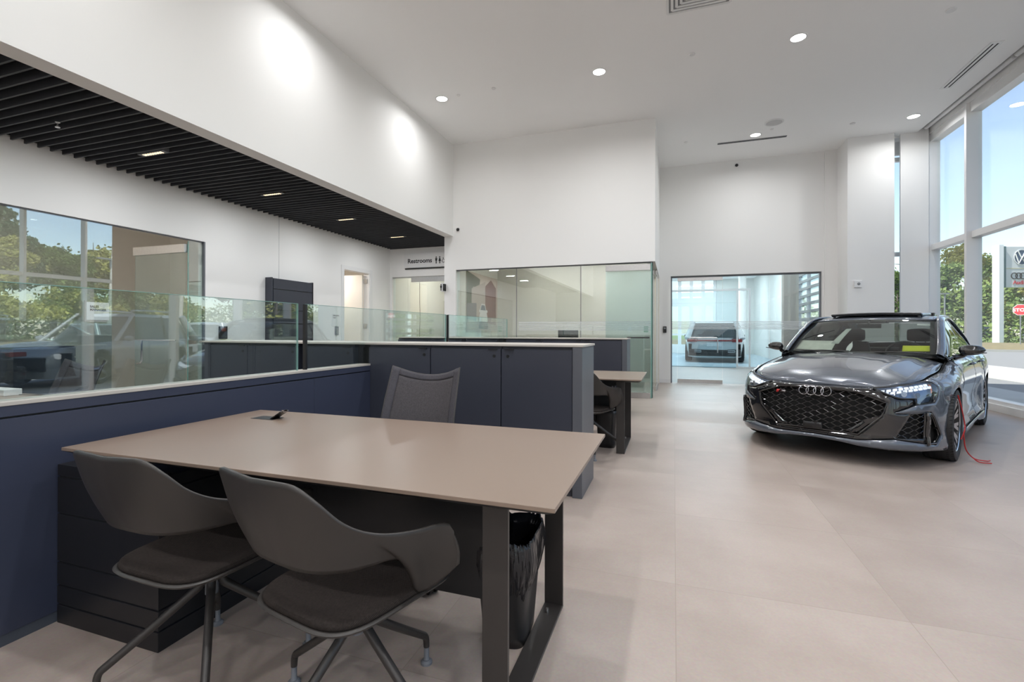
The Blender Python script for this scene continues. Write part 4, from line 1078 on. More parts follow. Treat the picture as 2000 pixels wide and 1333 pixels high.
# honeycomb
def pin(poly, x, y):
    c = False; j = len(poly)-1
    for i in range(len(poly)):
        if (poly[i][1] > y) != (poly[j][1] > y) and x < (poly[j][0]-poly[i][0])*(y-poly[i][1])/(poly[j][1]-poly[i][1])+poly[i][0]: c = not c
        j = i
    return c
def honeycomb(poly, off, cw, ch, r, name, parent, m):
    b = MB(); segs = set()
    xs = [p[0] for p in poly]; zs = [p[1] for p in poly]
    j = -1; flat = .30
    z = min(zs)-ch; row = 0
    while z < max(zs)+ch:
        x = min(xs)-cw-(row % 2)*cw*.5+((0-min(xs)) % cw)
        while x < max(xs)+cw:
            h = [(x-cw/2+cw*.07, z), (x-cw*.09, z+ch/2), (x+cw*.09, z+ch/2), (x+cw/2-cw*.07, z), (x+cw*.09, z-ch/2), (x-cw*.09, z-ch/2)]
            for p, q in zip(h, h[1:]+h[:1]):
                if pin(poly, *p) or pin(poly, *q):
                    pp_, qq = p, q
                    if not pin(poly, *p):
                        for k in range(10):
                            t = k/10; c = (p[0]+(q[0]-p[0])*t, p[1]+(q[1]-p[1])*t)
                            if pin(poly, *c): pp_ = c; break
                    if not pin(poly, *q):
                        for k in range(10):
                            t = k/10; c = (q[0]+(p[0]-q[0])*t, q[1]+(p[1]-q[1])*t)
                            if pin(poly, *c): qq = c; break
                    if math.hypot(pp_[0]-qq[0], pp_[1]-qq[1]) > .004:
                        b.tube([wall(pp_[0], pp_[1], off), wall(qq[0], qq[1], off)], r, 5)
            x += cw
        z += ch/2; row += 1
    b.build(name, m, parent)
shinyb = mat('shiny_black_lattice', (.02, .02, .022), .12, coat=1, metal=.6)
honeycomb(mirror_poly(MESH), -.014, .120, .050, .0038, 'honeycomb_grille', CAR, shinyb)
for sg in (1, -1):
    honeycomb([(sg*x, z) for x, z in INT], -.016, .110, .048, .0036, 'intake_grille', CAR, shinyb)
    # upright black blade beside the intake
    fp = [(.872, .500), (.900, .500), (.906, .40), (.900, .222), (.872, .215)]
    P3([(sg*x, z) for x, z in fp], .014, .03).build('intake_blade', gblack, CAR, smooth=60, solid=.03)
    P3([(sg*x, z) for x, z in ((.50, .46), (.342, .292), (.235, .294), (.40, .43))], -.004, .03).build('grille_corner', gblack, CAR, smooth=60, solid=.01)
    rim_tube([(sg*x, z) for x, z in VENT], .0, .006, gblack, 'vent_rim', CAR)
P3([(-.095+.0, .345), (.06, .352), (.06, .290), (-.095, .283)], .010, .03).build('radar_cover', sblack, CAR, solid=.01)
b = MB()
for a_, c_ in ((-.31, -.13), (-.115, .115), (.13, .31)):
    q = [(a_, .272), (c_, .272), (c_-.01, .252), (a_+.01, .252)]
    rim_tube(q, -.002, .004, shinyb, 'lower_duct', msk)
# four rings and small badge
ringm = mat('dark_chrome_rings', (.25, .24, .25), .18, metal=1)
em = thing('x', 'x', 'x'); bpy.data.objects.remove(em)
b = MB()
for k in range(4):
    cy = (k-1.5)*.062
    pts = []
    for j in range(33):
        a = 2*pi*j/32; p = Vector(wall(cy+.041*cos(a), .645+.041*sin(a), .018)); pts.append(p)
    b.tube(pts, .0052, 8, cap=False)
b.build('ring_badge', ringm, CAR, smooth=60)
P3([(-.345, .628), (-.318, .630), (-.330, .602), (-.352, .600)], .006, .03).build('red_badge', redm, CAR, solid=.004)
P3([(-.312, .626), (-.262, .626), (-.262, .606), (-.312, .606)], .004, .03).build('model_badge', ringm, CAR, solid=.003)
# headlights
for sg in (1, -1):
    q = [(sg*x, z) for x, z in HL]
    lamp = P3(q, -.045, .04).build('headlight', lampin, CAR, smooth=60)
    rim_tube(q, -.004, .007, sblack, 'headlight_seal', lamp)
    P3(q, -.001, .04).build('headlight_lens', lensg, lamp, smooth=60)
    b = MB(); b2 = MB()
    for row in range(2):
        n = 9
        for k in range(n):
            t0 = (k+(.5 if row else 0))/n; t1 = t0+.62/n
            def pt(t, u):
                s = .50+.50*t; zt = .690+.062*t+.004*sin(pi*t); return (s, zt-.008-u)
            u0 = .004+row*.021; u1 = u0+.017
            c_ = [pt(t0+.02, u0), pt(t1+.02, u0), pt(t1, u1), pt(t0, u1)]
            if c_[2][1] < .62+.0: continue
            vs_ = [wall(sg*x, z, -.018) for x, z in c_]+[wall(sg*x, z, -.03) for x, z in c_]
            b.add(vs_, [(0, 1, 2, 3), (4, 5, 6, 7), (0, 1, 5, 4), (1, 2, 6, 5), (2, 3, 7, 6), (3, 0, 4, 7)])
    b.build('daylight_blocks', drl, lamp, smooth=0)
    P3([(sg*1.02, .735), (sg*1.045, .725), (sg*1.02, .66), (sg*1.0, .66)], -.03, .03).build('side_marker', amber, lamp)
    for cx_ in (.70, .83):
        if True:
            p = Vector(wall(sg*cx_, .655 if cx_ < .8 else .645, -.035)); x_, y_, nx, ny = _at(cx_)
            d = Vector((nx, sg*ny, 0))
            MB().tube([p-d*.03, p+d*.012], [.020, .024], 14).build('projector', chrome, lamp)
# hood
hp = []
for k in range(40):
    s = s_side(.98)*k/39; q = wall(s, zt_(s)); hp.append((q[0]-(.004 if k < 3 else .001), max(0, q[1]-.004)))
hp2 = hp + [(.915-.0*0, .66), (.955, .45), (.975, .2), (.98, 0)]
HO = hp2+[(x, -y) for x, y in reversed(hp2[1:-1])]
P3(HO, 0, .05, (), lambda x, y: hood(x, y, .001)).build('hood', paint, CAR, smooth=75, solid=.012)
# cowl under the windscreen
MB().grid(lambda u, v: (.93-.16*v-.12*(2*u-1)**2*1.0, (2*u-1)*.70, .945-.02*v-.03*(2*u-1)**2), 20, 3).build('cowl', sblack, CAR)
b = MB()
for y0 in (-.55, .12): b.tube([(.90-.1*(y0/.7)**2, y0, .972), (.93, y0+.25, .985), (.90, y0+.50, .982)], .008, 6)
b.build('wiper', sblack, CAR)
# flanks
def both(poly, name, m, off=0., step=.05, fn=None, **k):
    for sg in (1, -1):
        P3([(sg*x, z) for x, z in poly], off, step).build(name, m, CAR, smooth=60, **k)
sd0 = s_side(.80); sd1 = s_side(-.28); sd2 = s_side(-1.02)
arcF = circ(sA, .335, RA, 180-42, -28, 22)
fen = [(1.12, zt_(1.12)-.002)]+[(s, zt_(s)-.002) for s in (1.2, 1.3, 1.4, 1.5, 1.6, 1.7, 1.8, 1.9, 2.0) if s < sd0]+[(sd0, zt_(sd0)-.002), (sd0, .20)]+list(reversed(arcF))+[(1.174, .60), (1.134, .70)]
both(fen, 'front_fender', paint, solid=.006)
def doorpoly(a, c, cut=None):
    p = [(a+.004, .245)]
    if cut: p += cut
    else: p += [(c-.004, .245)]
    p += [(c-.004, zt_(c)-.003)]+[(a+(c-a)*k/6, zt_(a+(c-a)*k/6)-.003) for k in (5, 4, 3, 2, 1)]+[(a+.004, zt_(a)-.003)]
    return p
both(doorpoly(sd0, sd1), 'front_door', paint, solid=.006)
arR = circ(sB, .335, RA, 195, 138, 8)
both(doorpoly(sd1, sd2, [(x, z) for x, z in arR if x < sd2-.01]), 'rear_door', paint, solid=.006)
both([(sd0+.002, .13), (s_side(-.92), .13), (s_side(-.95), .238), (sd0+.002, .238)], 'side_skirt', paint, off=.012, solid=.008)
arq = circ(sB, .335, RA, 138, -28, 22)
qp = [(sd2+.004, arq[0][1]+.004 if False else .57)]
qp = [(sd2+.004, zt_(sd2)-.002), (sd2+.004, .60)]+[p for p in arq if p[0] > sd2+.02]+[(4.6, .19), (5.2, .19), (SMAX-.002, .19), (SMAX-.002, 1.05)]+[(s, zt_(s)-.002) for s in (5.6, 5.3, 5.0, 4.7, 4.4, 4.1, 3.9) if s > sd2]
both(qp, 'rear_quarter', paint, solid=.006)
for sg in (1, -1):
    P3([(sg*s_side(-2.1), .82), (sg*(SMAX-.15), .84), (sg*(SMAX-.15), .93), (sg*s_side(-2.0), .95)], .006, .05).build('tail_light', redlamp, CAR, solid=.01)
    for sx in (s_side(-.12), s_side(-.92)):
        b = MB(); q = [Vector(wall(sg*(sx+d), .845+dz, o)) for d, dz, o in ((-.09, 0, .004), (-.06, .004, .028), (.06, .006, .030), (.09, .004, .004))]
        b.tube(catmull(q, 4), .011, 8).build('door_handle', paint, CAR, smooth=60)
    # wheel arch liner
    for cx_ in (1.315, -1.315):
        MB().grid(lambda u, v: (cx_+.365*cos(pi*(1.12-1.24*u)), sg*(.56+.30*v), .335+.365*sin(pi*(1.12-1.24*u))), 24, 2).build('arch_liner', cavity, CAR)
# ---- greenhouse
def ws(u, v, off=0):      # windscreen surface
    k = 2*u-1
    xb, yb, zb = .95-.15*k*k, .695*k, .958+.012*k*k
    xt, yt, zt = .20-.07*k*k, .600*k, 1.352-.024*k*k
    w_ = sin(pi*v)*.022
    return (xb+(xt-xb)*v+w_*.5+off*.5, yb+(yt-yb)*v, zb+(zt-zb)*v+w_+off)
MB().grid(lambda u, v: ws(.012+.976*u, v), 28, 12).build('windscreen', carglass, CAR, smooth=60)
b = MB(); b.grid(lambda u, v: ws(.012+.976*u, .945+.055*v, -.002), 28, 2).grid(lambda u, v: ws(.012+.976*u, .055*v, -.002), 28, 2); b.grid(lambda u, v: ws(-.05+.09*u, v, -.004), 3, 12).grid(lambda u, v: ws(.96+.09*u, v, -.004), 3, 12)
b.build('windscreen_border', sblack, CAR, smooth=60)
RAIL = [(.86, .725, .950), (.70, .715, 1.045), (.50, .690, 1.165), (.30, .662, 1.275), (.12, .640, 1.345), (-.15, .625, 1.375), (-.5, .615, 1.385), (-.9, .600, 1.360), (-1.2, .585, 1.305), (-1.55, .60, 1.175), (-1.85, .63, 1.05), (-2.0, .65, 1.02)]
for sg in (1, -1):
    rl = catmull([(x, sg*y, z) for x, y, z in RAIL], 6)
    # roof rail / pillar as an oval strip
    vs_ = []; 
    b = MB(); rr_ = []
    m_ = len(rl)
    for i, p in enumerate(rl):
        t = (rl[min(i+1, m_-1)]-rl[max(i-1, 0)]).normalized(); up = Vector((0, sg*.55, .83)); up = (up-t*up.dot(t)).normalized(); sd_ = t.cross(up)
        wd = .042 if p.x > -.9 else .042+.10*min(1, (-.9-p.x)/.6)
        for k in range(12):
            a = 2*pi*k/12; vs_.append(p+sd_*cos(a)*wd+up*sin(a)*.020)
    fs = [(i*12+k, i*12+(k+1) % 12, (i+1)*12+(k+1) % 12, (i+1)*12+k) for i in range(m_-1) for k in range(12)]
    b.add(vs_, fs).build('roof_rail', paint, CAR, smooth=60)
# roof
def roofz(x, y):
    return None
zr = _it([-1.15, -.6, -.2, .20], [1.325, 1.405, 1.405, 1.350])
def roof(u, v):
    k = 2*u-1; x = .20-.07*k*k-(1.35-.07*k*k)*v
    ye = .600 if v < .15 else .600-.015*v
    # rail height at this x
    zr_e = _it([-1.2, -.9, -.5, -.15, .13], [1.312, 1.367, 1.393, 1.383, 1.338])(x)
    return (x, ye*k, zr_e+(zr(x)-zr_e+.012)*(1-abs(k)**2.4)*(1 if 0 < v else .6))
MB().grid(lambda u, v: roof(u, v), 24, 20).build('roof', paint, CAR, smooth=60, solid=.01)
# open glass sunroof panel
def srf(u, v):
    k = 2*u-1; x = .06-.05*k*k-.72*v; return (x, k*(.455+.05*v), 1.428+.014*sin(pi*v)-.012*k*k)
MB().grid(srf, 20, 10).build('sunroof_panel', gblack, CAR, smooth=60, solid=.022)
MB().tube([srf(k/16, 0) for k in range(17)], .012, 8).build('sunroof_seal', sblack, CAR)
b = MB(); b.box(-.60, -.50, -.50, -.47, 1.36, 1.44).box(-.60, -.50, .47, .50, 1.36, 1.44).box(-.05, .0, -.44, -.42, 1.36, 1.43).box(-.05, .0, .42, .44, 1.36, 1.43).build('sunroof_arm', sblack, CAR)
# rear window and boot
def rw(u, v):
    k = 2*u-1; return (-1.15-.06*k*k*0-(.72)*v, k*(.555+.03*v), 1.322-.265*v+.02*sin(pi*v)-.02*k*k)
MB().grid(rw, 20, 10).build('rear_window', carglass, CAR, smooth=60)
def boot(u, v):
    k = 2*u-1; x = -1.80-.44*v; ye = .70-.12*v*v; return (x, k*ye, 1.045+.02*v-.035*k*k)
MB().grid(boot, 20, 8).build('boot_lid', paint, CAR, smooth=60, solid=.01)
# side windows
for sg in (1, -1):
    def belt(x): s = s_side(x); q = wall(s, zt_(s)-.004); return Vector((q[0], sg*(q[1]-.005), q[2]))
    rl = catmull([(x, y, z) for x, y, z in RAIL], 10)
    def railp(x):
        for a, c in zip(rl[:-1], rl[1:]):
            if c.x <= x <= a.x: f = (a.x-x)/(a.x-c.x); p = a.lerp(c, f); return Vector((p.x, sg*p.y, p.z-.012))
        return Vector((x, sg*.6, 1.0))
    def sw(x0, x1):
        def f(u, v):
            x = x0+(x1-x0)*u; a, c = belt(x), railp(x); p = a.lerp(c, v); p.y += sg*.018*sin(pi*v); return tuple(p)
        return f
    MB().grid(sw(.74, -.26), 18, 8).build('front_side_window', sideglass, CAR, smooth=60)
    MB().grid(sw(-.32, -1.10), 14, 8).build('rear_side_window', sideglass, CAR, smooth=60)
    MB().grid(sw(-.25, -.33), 2, 8).build('centre_pillar', gblack, CAR, smooth=60, solid=.01)
    MB().grid(sw(-1.09, -1.85), 10, 8).build('rear_pillar', paint, CAR, smooth=60, solid=.01)
    MB().grid(sw(.80, .735), 2, 6).build('window_corner', gblack, CAR, smooth=60, solid=.008)
    b = MB(); pts = [belt(.78-.1*k)+Vector((0, sg*.006, .006)) for k in range(25)]; b.tube(pts, .008, 6).build('window_trim', gblack, CAR)
    pts = [railp(.74-.08*k)+Vector((0, sg*.022, -.006)) for k in range(24)]; MB().tube(pts, .009, 6).build('window_frame_strip', gblack, CAR)
    # door mirror
    mr = MB()
    def mf(u, v):
        a = 2*pi*u; w_ = v*2-1; r = sqrt(max(0, 1-abs(w_)**2.6)); 
        y = .935+.102*w_; return (.57+.078*r*cos(a)*(1-.35*(w_+1)/2)+.02-.02*w_, sg*y, 1.015+.004*w_+.062*r*sin(a)*(1-.30*(w_+1)/2))
    mr.grid(mf, 28, 16, cu=True); mo = mr.build('door_mirror', gblack, CAR, smooth=60)
    MB().tube([(.62, sg*.80, .935), (.585, sg*.86, .955), (.56, sg*.90, .985)], [.028, .024, .022], 10).build('mirror_foot', gblack, mo)
    MB().tube([(.625, sg*.86, .985), (.635, sg*.95, .982), (.615, sg*1.045, .992)], .005, 6).build('mirror_strip', sblack, mo)
# mirror housings' silver trim under the window
for sg in (1, -1):
    MB().tube([(.80, sg*.775, .925), (.66, sg*.805, .942), (.58, sg*.812, .946)], .009, 6).build('silver_trim', alloy, CAR)
# ---- wheels
def wheel(cx_, sg):
    hub = MB()
    prof = [(.235, -.115), (.300, -.122), (.325, -.110), (.334, -.085), (.335, 0), (.334, .085), (.325, .110), (.300, .120), (.262, .116), (.250, .105), (.235, .09), (.235, -.115)]
    yc = sg*.785
    ty = MB().lathe([(r, sg*h) for r, h in prof], 64, (cx_, yc, .335), 'y').build('tyre', tyrem, CAR, smooth=40)
    b = MB()
    for k in range(4): b.lathe([(.3352, -.075+k*.05-.004), (.330, -.075+k*.05), (.3352, -.075+k*.05+.004)], 64, (cx_, yc, .335), 'y')
    for k in range(60):
        a = 2*pi*k/60
        for s_ in (-1, 1):
            p0 = Vector((cx_+.334*cos(a), yc+s_*.06, .335+.334*sin(a))); p1 = Vector((cx_+.326*cos(a+.05), yc+s_*.112, .335+.326*sin(a+.05))); b.tube([p0, p1], .0035, 4)
    b.build('tread_groove', cavity, ty, smooth=0)
    rim = MB().lathe([(r, sg*h) for r, h in [(.25, .104), (.243, .108), (.236, .100), (.232, .06), (.226, -.1)]], 64, (cx_, yc, .335), 'y').build('rim', alloyd, CAR, smooth=40)
    MB().lathe([(r, sg*h) for r, h in [(.249, .105), (.244, .109), (.238, .104)]], 64, (cx_, yc, .335), 'y').build('rim_edge', alloy, rim, smooth=40)
    for k in range(10):
        a = 2*pi*k/10+.2
        d = lambda r, aa, h: Vector((cx_+r*cos(aa), yc+sg*h, .335+r*sin(aa)))
        b = MB()
        for da in (-.13, .13):
            p = [d(.045, a, .072), d(.13, a+da*.25, .080), d(.238, a+da, .100)]
            wv = .016
            t = Vector((-sin(a+da*.5), 0, cos(a+da*.5)))*wv
            q = []
            for pp_ in p: q += [pp_-t, pp_+t]
            n0 = Vector((0, sg*-.03, 0))
            vs_ = q+[x+n0 for x in q]
            b.add(vs_, [(0, 1, 3, 2), (2, 3, 5, 4), (0, 2, 8, 6), (2, 4, 10, 8), (1, 3, 9, 7), (3, 5, 11, 9), (4, 5, 11, 10)])
        b.build('spoke', alloy if k % 1 == 0 else alloyd, rim, smooth=0)
    MB().lathe([(.001, sg*.082), (.03, sg*.082), (.036, sg*.072), (.06, sg*.066), (.06, sg*.0)], 24, (cx_, yc, .335), 'y').build('hub_cap', alloyd, rim)
    dk = MB().lathe([(.05, sg*.02), (.175, sg*.02), (.175, sg*.04), (.05, sg*.04)], 40, (cx_, yc, .335), 'y').build('brake_disc', steel, CAR)
    MB().box(cx_-.19, cx_-.11, yc-.02 if sg > 0 else yc-.06, yc+.06 if sg > 0 else yc+.02, .26, .42).build('brake_caliper', redm, dk, bevel=.01)
for cx_ in (1.315, -1.315):
    for sg in (1, -1): wheel(cx_, sg)
# ---- cabin
cabm = sblack
MB().grid(lambda u, v: (.86-.42*v-.06*(2*u-1)**2, (2*u-1)*.70, .945+.03*sin(pi*v)-.05*v), 20, 6).build('dashboard', sblack, CAR, smooth=60, solid=.03)
MB().box(.25, .48, -.70, .70, .55, .88).build('dash_front', sblack, CAR, bevel=.03)
for sy in (.36, -.36):
    def sb_(u, v):
        a = 2*pi*u; w_ = .25-.07*v**3; c, s = cos(a), sin(a)
        x = -.28-.30*v+.055*abs(s)**.6*(1 if s > 0 else -1); y = sy+w_*abs(c)**.5*(1 if c > 0 else -1)
        return (x, y, .50+.56*v)
    MB().grid(sb_, 28, 10, cu=True).box(-.60, -.53, sy-.17, sy+.17, 1.02, 1.07).build('front_seat', seatm, CAR, smooth=60)
    MB().grid(lambda u, v: (-.60+.05*cos(2*pi*u)+.0*v, sy+(v*2-1)*.13, 1.16+.085*sin(2*pi*u)*(1-.2*abs(v*2-1)**3)), 20, 8, cu=True).cyl((-.59, sy-.05, 1.04), (-.59, sy-.05, 1.14), .007).cyl((-.59, sy+.05, 1.04), (-.59, sy+.05, 1.14), .007).build('head_rest', seatm, CAR, smooth=60)
MB().box(-1.35, -1.15, -.62, .62, .50, .98).build('rear_seat', seatm, CAR, bevel=.05)
MB().box(-1.85, -1.2, -.60, .60, .93, .96).build('parcel_shelf', seatm, CAR)
# headlining panels
b = MB(); pts = [Vector((.33, .36, .93))+Vector((.055*sin(a)*.5, .18*cos(a), .155*sin(a))) for a in [2*pi*k/28 for k in range(29)]]
b.tube(pts, .014, 8, cap=False).tube([(.40, .36, .90), (.34, .36, .93)], .05, 10).build('steering_wheel', sblack, CAR)
MB().box(.235, .26, -.12, .12, 1.245, 1.30).cyl((.27, 0, 1.29), (.22, 0, 1.345), .012).build('rear_view_mirror', sblack, CAR, bevel=.008)
MB().box(.10, .24, -.17, .17, 1.305, 1.335).build('sensor_housing', sblack, CAR, bevel=.01)
# papers behind the windscreen
MB().grid(lambda u, v: ws(.035+.30*u, .055+.27*v, -.012), 8, 3).build('price_sheet', paper, CAR, solid=.001)
MB().grid(lambda u, v: ws(.30+.06*u*(1-.3*v)+.05*v, .25+.45*v, -.012), 3, 6).build('folded_price_sheet', mat('pale_paper', (.55, .58, .55), .6), CAR, solid=.001)
MB().grid(lambda u, v: ws(.80+.16*u, .09+.135*v*(1-.0*u), -.010), 6, 3).build('yellow_notice', yellow, CAR, solid=.001)
MB().grid(lambda u, v: ws(.44+.020*(2*u-1)*sin(pi*min(.98, v+.08))**.8, .12+.28*v, -.05), 6, 12).build('hanging_tag', whitep, CAR, solid=.001)
MB().grid(lambda u, v: ws(.87+.09*u, .83+.05*v, -.008), 4, 2).build('windscreen_sticker', whitep, CAR)
# red tag strap on the front left wheel
MB().tube(catmull([(1.40, .91, .62), (1.36, .93, .50), (1.31, .945, .36), (1.36, .95, .30), (1.40, .93, .22)], 6), .005, 6).tube(catmull([(1.33, .94, .28), (1.28, .95, .12), (1.22, 1.0, .03), (1.17, 1.08, .012), (1.12, 1.10, .012)], 6), .005, 6).tube(catmull([(1.23, .99, .04), (1.27, 1.04, .012), (1.25, 1.12, .012)], 6), .005, 6).build('wheel_tag_strap', redm, CAR)
# ================================================================ outside
asph = mat('grey_asphalt', (.20, .20, .205), .9, bump=(40, .3), var=(3, .08))  # even grey asphalt with slight random tone
conc = mat('pale_concrete', (.46, .455, .44), .85, var=(2, .06))
curbm = mat('curb_concrete', (.25, .25, .25), .85, var=(3, .08))
dirt = mat('dry_grass_bank', (.17, .14, .075), .95, bump=(10, .6), var=(2.5, .45))
grass = mat('meadow_grass', (.13, .19, .05), .95, bump=(8, .6), var=(1.2, .3))
struct(MB().box(-60, 130, -70, 170, -.30, -.20).build('ground_field', grass, smooth=0))
struct(MB().box(4.9, 60, -60, 38, -.2, -.03).box(-20, 4.9, 28.1, 38, -.2, -.03).box(4.9, 19, 38, 46, -.2, -.03).build('ground_asphalt', asph, smooth=0))
struct(MB().box(4.9, 6.6, -30, 28, -.03, -.004).build('ground_walkway', conc, smooth=0))
struct(MB().box(6.6, 20.0, -30, 8.6, -.03, -.02).box(8.0, 11.0, 12.5, 30, -.03, -.018).build('ground_apron_bounce', conc, smooth=0))  # wide near slab is out of view, added to bounce sun indoors
# planted bank with its curb
def ribbon(pts, w0, w1, z0, z1, name, m):
    b = MB(); vs_ = []
    for (x, y) in pts:
        d = Vector((x, y)).normalized(); vs_ += [(x+d.x*w0, y+d.y*w0, z0), (x+d.x*w1, y+d.y*w1, z1)]
    b.add(vs_, [(2*i, 2*i+1, 2*i+3, 2*i+2) for i in range(len(pts)-1)]); return b
arc = [(48*cos(radians(a))*.90, 48*sin(radians(a))*.90) for a in range(10, 100, 5)]
b = ribbon(arc, 0, .3, .10, .10, '', None); 
for bb in (ribbon(arc, 0, 0, -.2, .10, '', None), ribbon(arc, .3, .3, .10, -.2, '', None)): b.add(bb.v, bb.f)
struct(b.build('ground_curb', curbm, smooth=0))
b = ribbon(arc, .3, 3.0, .09, .36, '', None); c = ribbon(arc, 3.0, 9.5, .36, .40, '', None); b.add(c.v, c.f)
o = b.build('grass_bank', dirt, smooth=0); tag(o, 'dry yellow brown grass bank behind the outer curb', 'grass', kind='stuff')

# trees
bark = mat('tree_bark', (.09, .075, .06), .9, bump=(20, .8), var=(5, .3))
def leafm(name, a, b_):
    m = mat(name, a, .7); N = m.node_tree.nodes; K = m.node_tree.links; p = N['Principled BSDF']
    g = N.new('ShaderNodeNewGeometry'); mx = N.new('ShaderNodeMix'); mx.data_type = 'RGBA'
    mx.inputs['A'].default_value = (*a, 1); mx.inputs['B'].default_value = (*b_, 1); K.new(g.outputs['Random Per Island'], mx.inputs['Factor'])
    K.new(mx.outputs['Result'], p.inputs['Base Color'])
    tr = N.new('ShaderNodeBsdfTranslucent'); ms = N.new('ShaderNodeMixShader'); ms.inputs[0].default_value = .35
    out = [n for n in N if n.type == 'OUTPUT_MATERIAL'][0]
    K.new(mx.outputs['Result'], tr.inputs[0]); K.new(p.outputs[0], ms.inputs[1]); K.new(tr.outputs[0], ms.inputs[2]); K.new(ms.outputs[0], out.inputs[0]); return m
L1 = leafm('yellow_green_leaves', (.17, .19, .035), (.40, .38, .11)); L2 = leafm('fresh_green_leaves', (.075, .14, .03), (.21, .28, .07)); L3 = leafm('bluish_needles', (.07, .14, .08), (.18, .27, .16))
def tree_proto(kind, seed, H_, R_, lm, nclu, leaf):
    rnd = random.Random(seed)
    t = thing('deciduous_tree' if kind != 'conifer' else 'conifer_tree', 'tree', 'tree')
    b = MB(); b.tube(catmull([(0, 0, -.3), (.05, .02, H_*.3), (-.05, .05, H_*.62), (.03, 0, H_*.92)], 4), [.22-.20*i/12 for i in range(13)], 8)
    tips = []
    nb = 16 if kind != 'conifer' else 26
    for k in range(nb):
        f = rnd.uniform(.22, .92); a = rnd.uniform(0, 6.28)
        if kind == 'conifer': r = R_*(1.05-f); up = .02
        else: r = R_*sin(pi*min(.97, f*.9+.12))**.6*rnd.uniform(.6, 1); up = .18
        p0 = Vector((0, 0, H_*f*.9)); p1 = Vector((r*cos(a), r*sin(a), H_*f*.9+r*up+rnd.uniform(-.2, .5)))
        b.tube([p0, (p0+p1)/2+Vector((0, 0, .2)), p1], [.07, .05, .02], 5); tips += [(p0, p1)]
    b.build('trunk', bark, t)
    if nclu:
        b = MB()
        for k in range(nclu):
            p0, p1 = rnd.choice(tips); f = rnd.uniform(.25, 1.05); c = p0.lerp(p1, f)
            cr = rnd.uniform(.5, 1.0)*(R_*.34 if kind != 'conifer' else R_*.22)
            for j in range(leaf):
                d = Vector((rnd.gauss(0, 1), rnd.gauss(0, 1), rnd.gauss(0, .8))).normalized()*cr*rnd.uniform(.5, 1.05)
                p = c+d; s = rnd.uniform(.10, .22); u = Vector((rnd.gauss(0, 1), rnd.gauss(0, 1), rnd.gauss(0, 1))).normalized(); v = u.orthogonal().normalized()
                b.add([p-u*s, p+v*s*.7, p+u*s, p-v*s*.7], [(0, 1, 2, 3)])
        b.build('foliage', lm, t, smooth=0)
    return t
protos = [tree_proto('round', 1, 12.5, 3.6, L1, 190, 52), tree_proto('round', 2, 11, 3.3, L2, 190, 52), tree_proto('conifer', 3, 14.5, 3.2, L3, 230, 40), tree_proto('round', 4, 12, 2.4, L2, 0, 0), tree_proto('round', 5, 9.5, 3.0, L1, 160, 50)]
KN = ['tall yellow green tree', 'fresh green leafy tree', 'bluish conifer', 'bare leafless tree', 'low yellow green tree']
plc = [  # x, y, kind, scale, label tail
 (31.2, 66.5, 0, 1.0, 'seen left of the sign pylon through the big pane'), (36.5, 71.0, 1, 1.06, 'behind the white sign pylon'), (41.0, 69.5, 0, 1.0, 'behind the sign panel at the right edge'),
 (27.4, 62.5, 1, .86, 'right half of the narrower window pane'), (24.6, 64.0, 2, .78, 'left half of the narrower window pane'), (26.3, 69.5, 3, .98, 'rising bare behind the narrower pane'), (28.6, 70.5, 3, 1.0, 'second bare crown behind the narrower pane'),
 (20.5, 56.0, 1, .74, 'seen in the slit between the two white columns'), (33.8, 60.5, 4, .78, 'low, left of the pylon foot'), (38.6, 62.0, 4, .8, 'low, behind the stop sign'),
 (45, 63, 1, 1.0, 'beyond the right edge'), (47, 55, 0, 1.0, 'beyond the right edge'), (49, 47, 1, 1.05, 'reflected in the glass screens, farther one'), (51, 40, 0, 1.0, 'reflected in the glass screens'), (53, 33, 1, 1.1, 'reflected in the glass screens'),
 (46, 26.5, 2, 1.28, 'reflected in the office glass, tallest one'), (50, 25, 1, 1.0, 'reflected in the office glass, behind the tallest conifer'), (45, 22, 2, 1.2, 'reflected in the office glass, left'), (49, 17.5, 0, 1.1, 'reflected in the office glass'), (50, 10, 1, 1.1, 'reflected in the office glass'), (52, 2, 0, 1.1, 'outside the view, by the car park'), (55, 21, 4, 1.3, 'reflected low in the office glass'), (44, 33, 4, 1.2, 'low, reflected in the glass screens near the black post'), (42, 26, 0, .85, 'reflected in the office glass, in front of the conifers'), (43, 30, 1, .9, 'reflected in the office glass, beside the utility pole'), (41, 20, 0, .8, 'reflected in the office glass, nearest the left edge'), (40, 45, 4, 1.1, 'low, reflected in the glass screens')]
used = set(); rnd = random.Random(5)
for x, y, k, s, lb in plc:
    o = protos[k] if k not in used else copy_tree(protos[k]); used.add(k)
    o.location = (x, y, -.2 if math.hypot(x, y) > 50 else -.05); o.rotation_euler = (0, 0, rnd.uniform(0, 6)); o.scale = (s, s, s)
    o['label'] = KN[k]+' '+lb; o['group'] = 'trees beyond the car park'
# undergrowth: one hedge band hiding the horizon
b = MB(); rnd = random.Random(9)
for k in range(30000):
    a = radians(rnd.uniform(8, 84)); r = rnd.uniform(62, 70); z = rnd.uniform(-.2, 1)**1.3 if False else rnd.uniform(0, 1)
    top_ = 5.2+1.5*sin(a*23)+1.1*sin(a*51+1); z = -.3+top_*z
    p = Vector((r*cos(a), r*sin(a), z)); s = rnd.uniform(.12, .26); u = Vector((rnd.gauss(0, 1), rnd.gauss(0, 1), rnd.gauss(0, 1))).normalized(); v = u.orthogonal().normalized()
    b.add([p-u*s, p+v*s*.7, p+u*s, p-v*s*.7], [(0, 1, 2, 3)])
o = b.build('undergrowth', L2, smooth=0); tag(o, 'dense green undergrowth at the foot of the trees', 'bushes', kind='stuff')

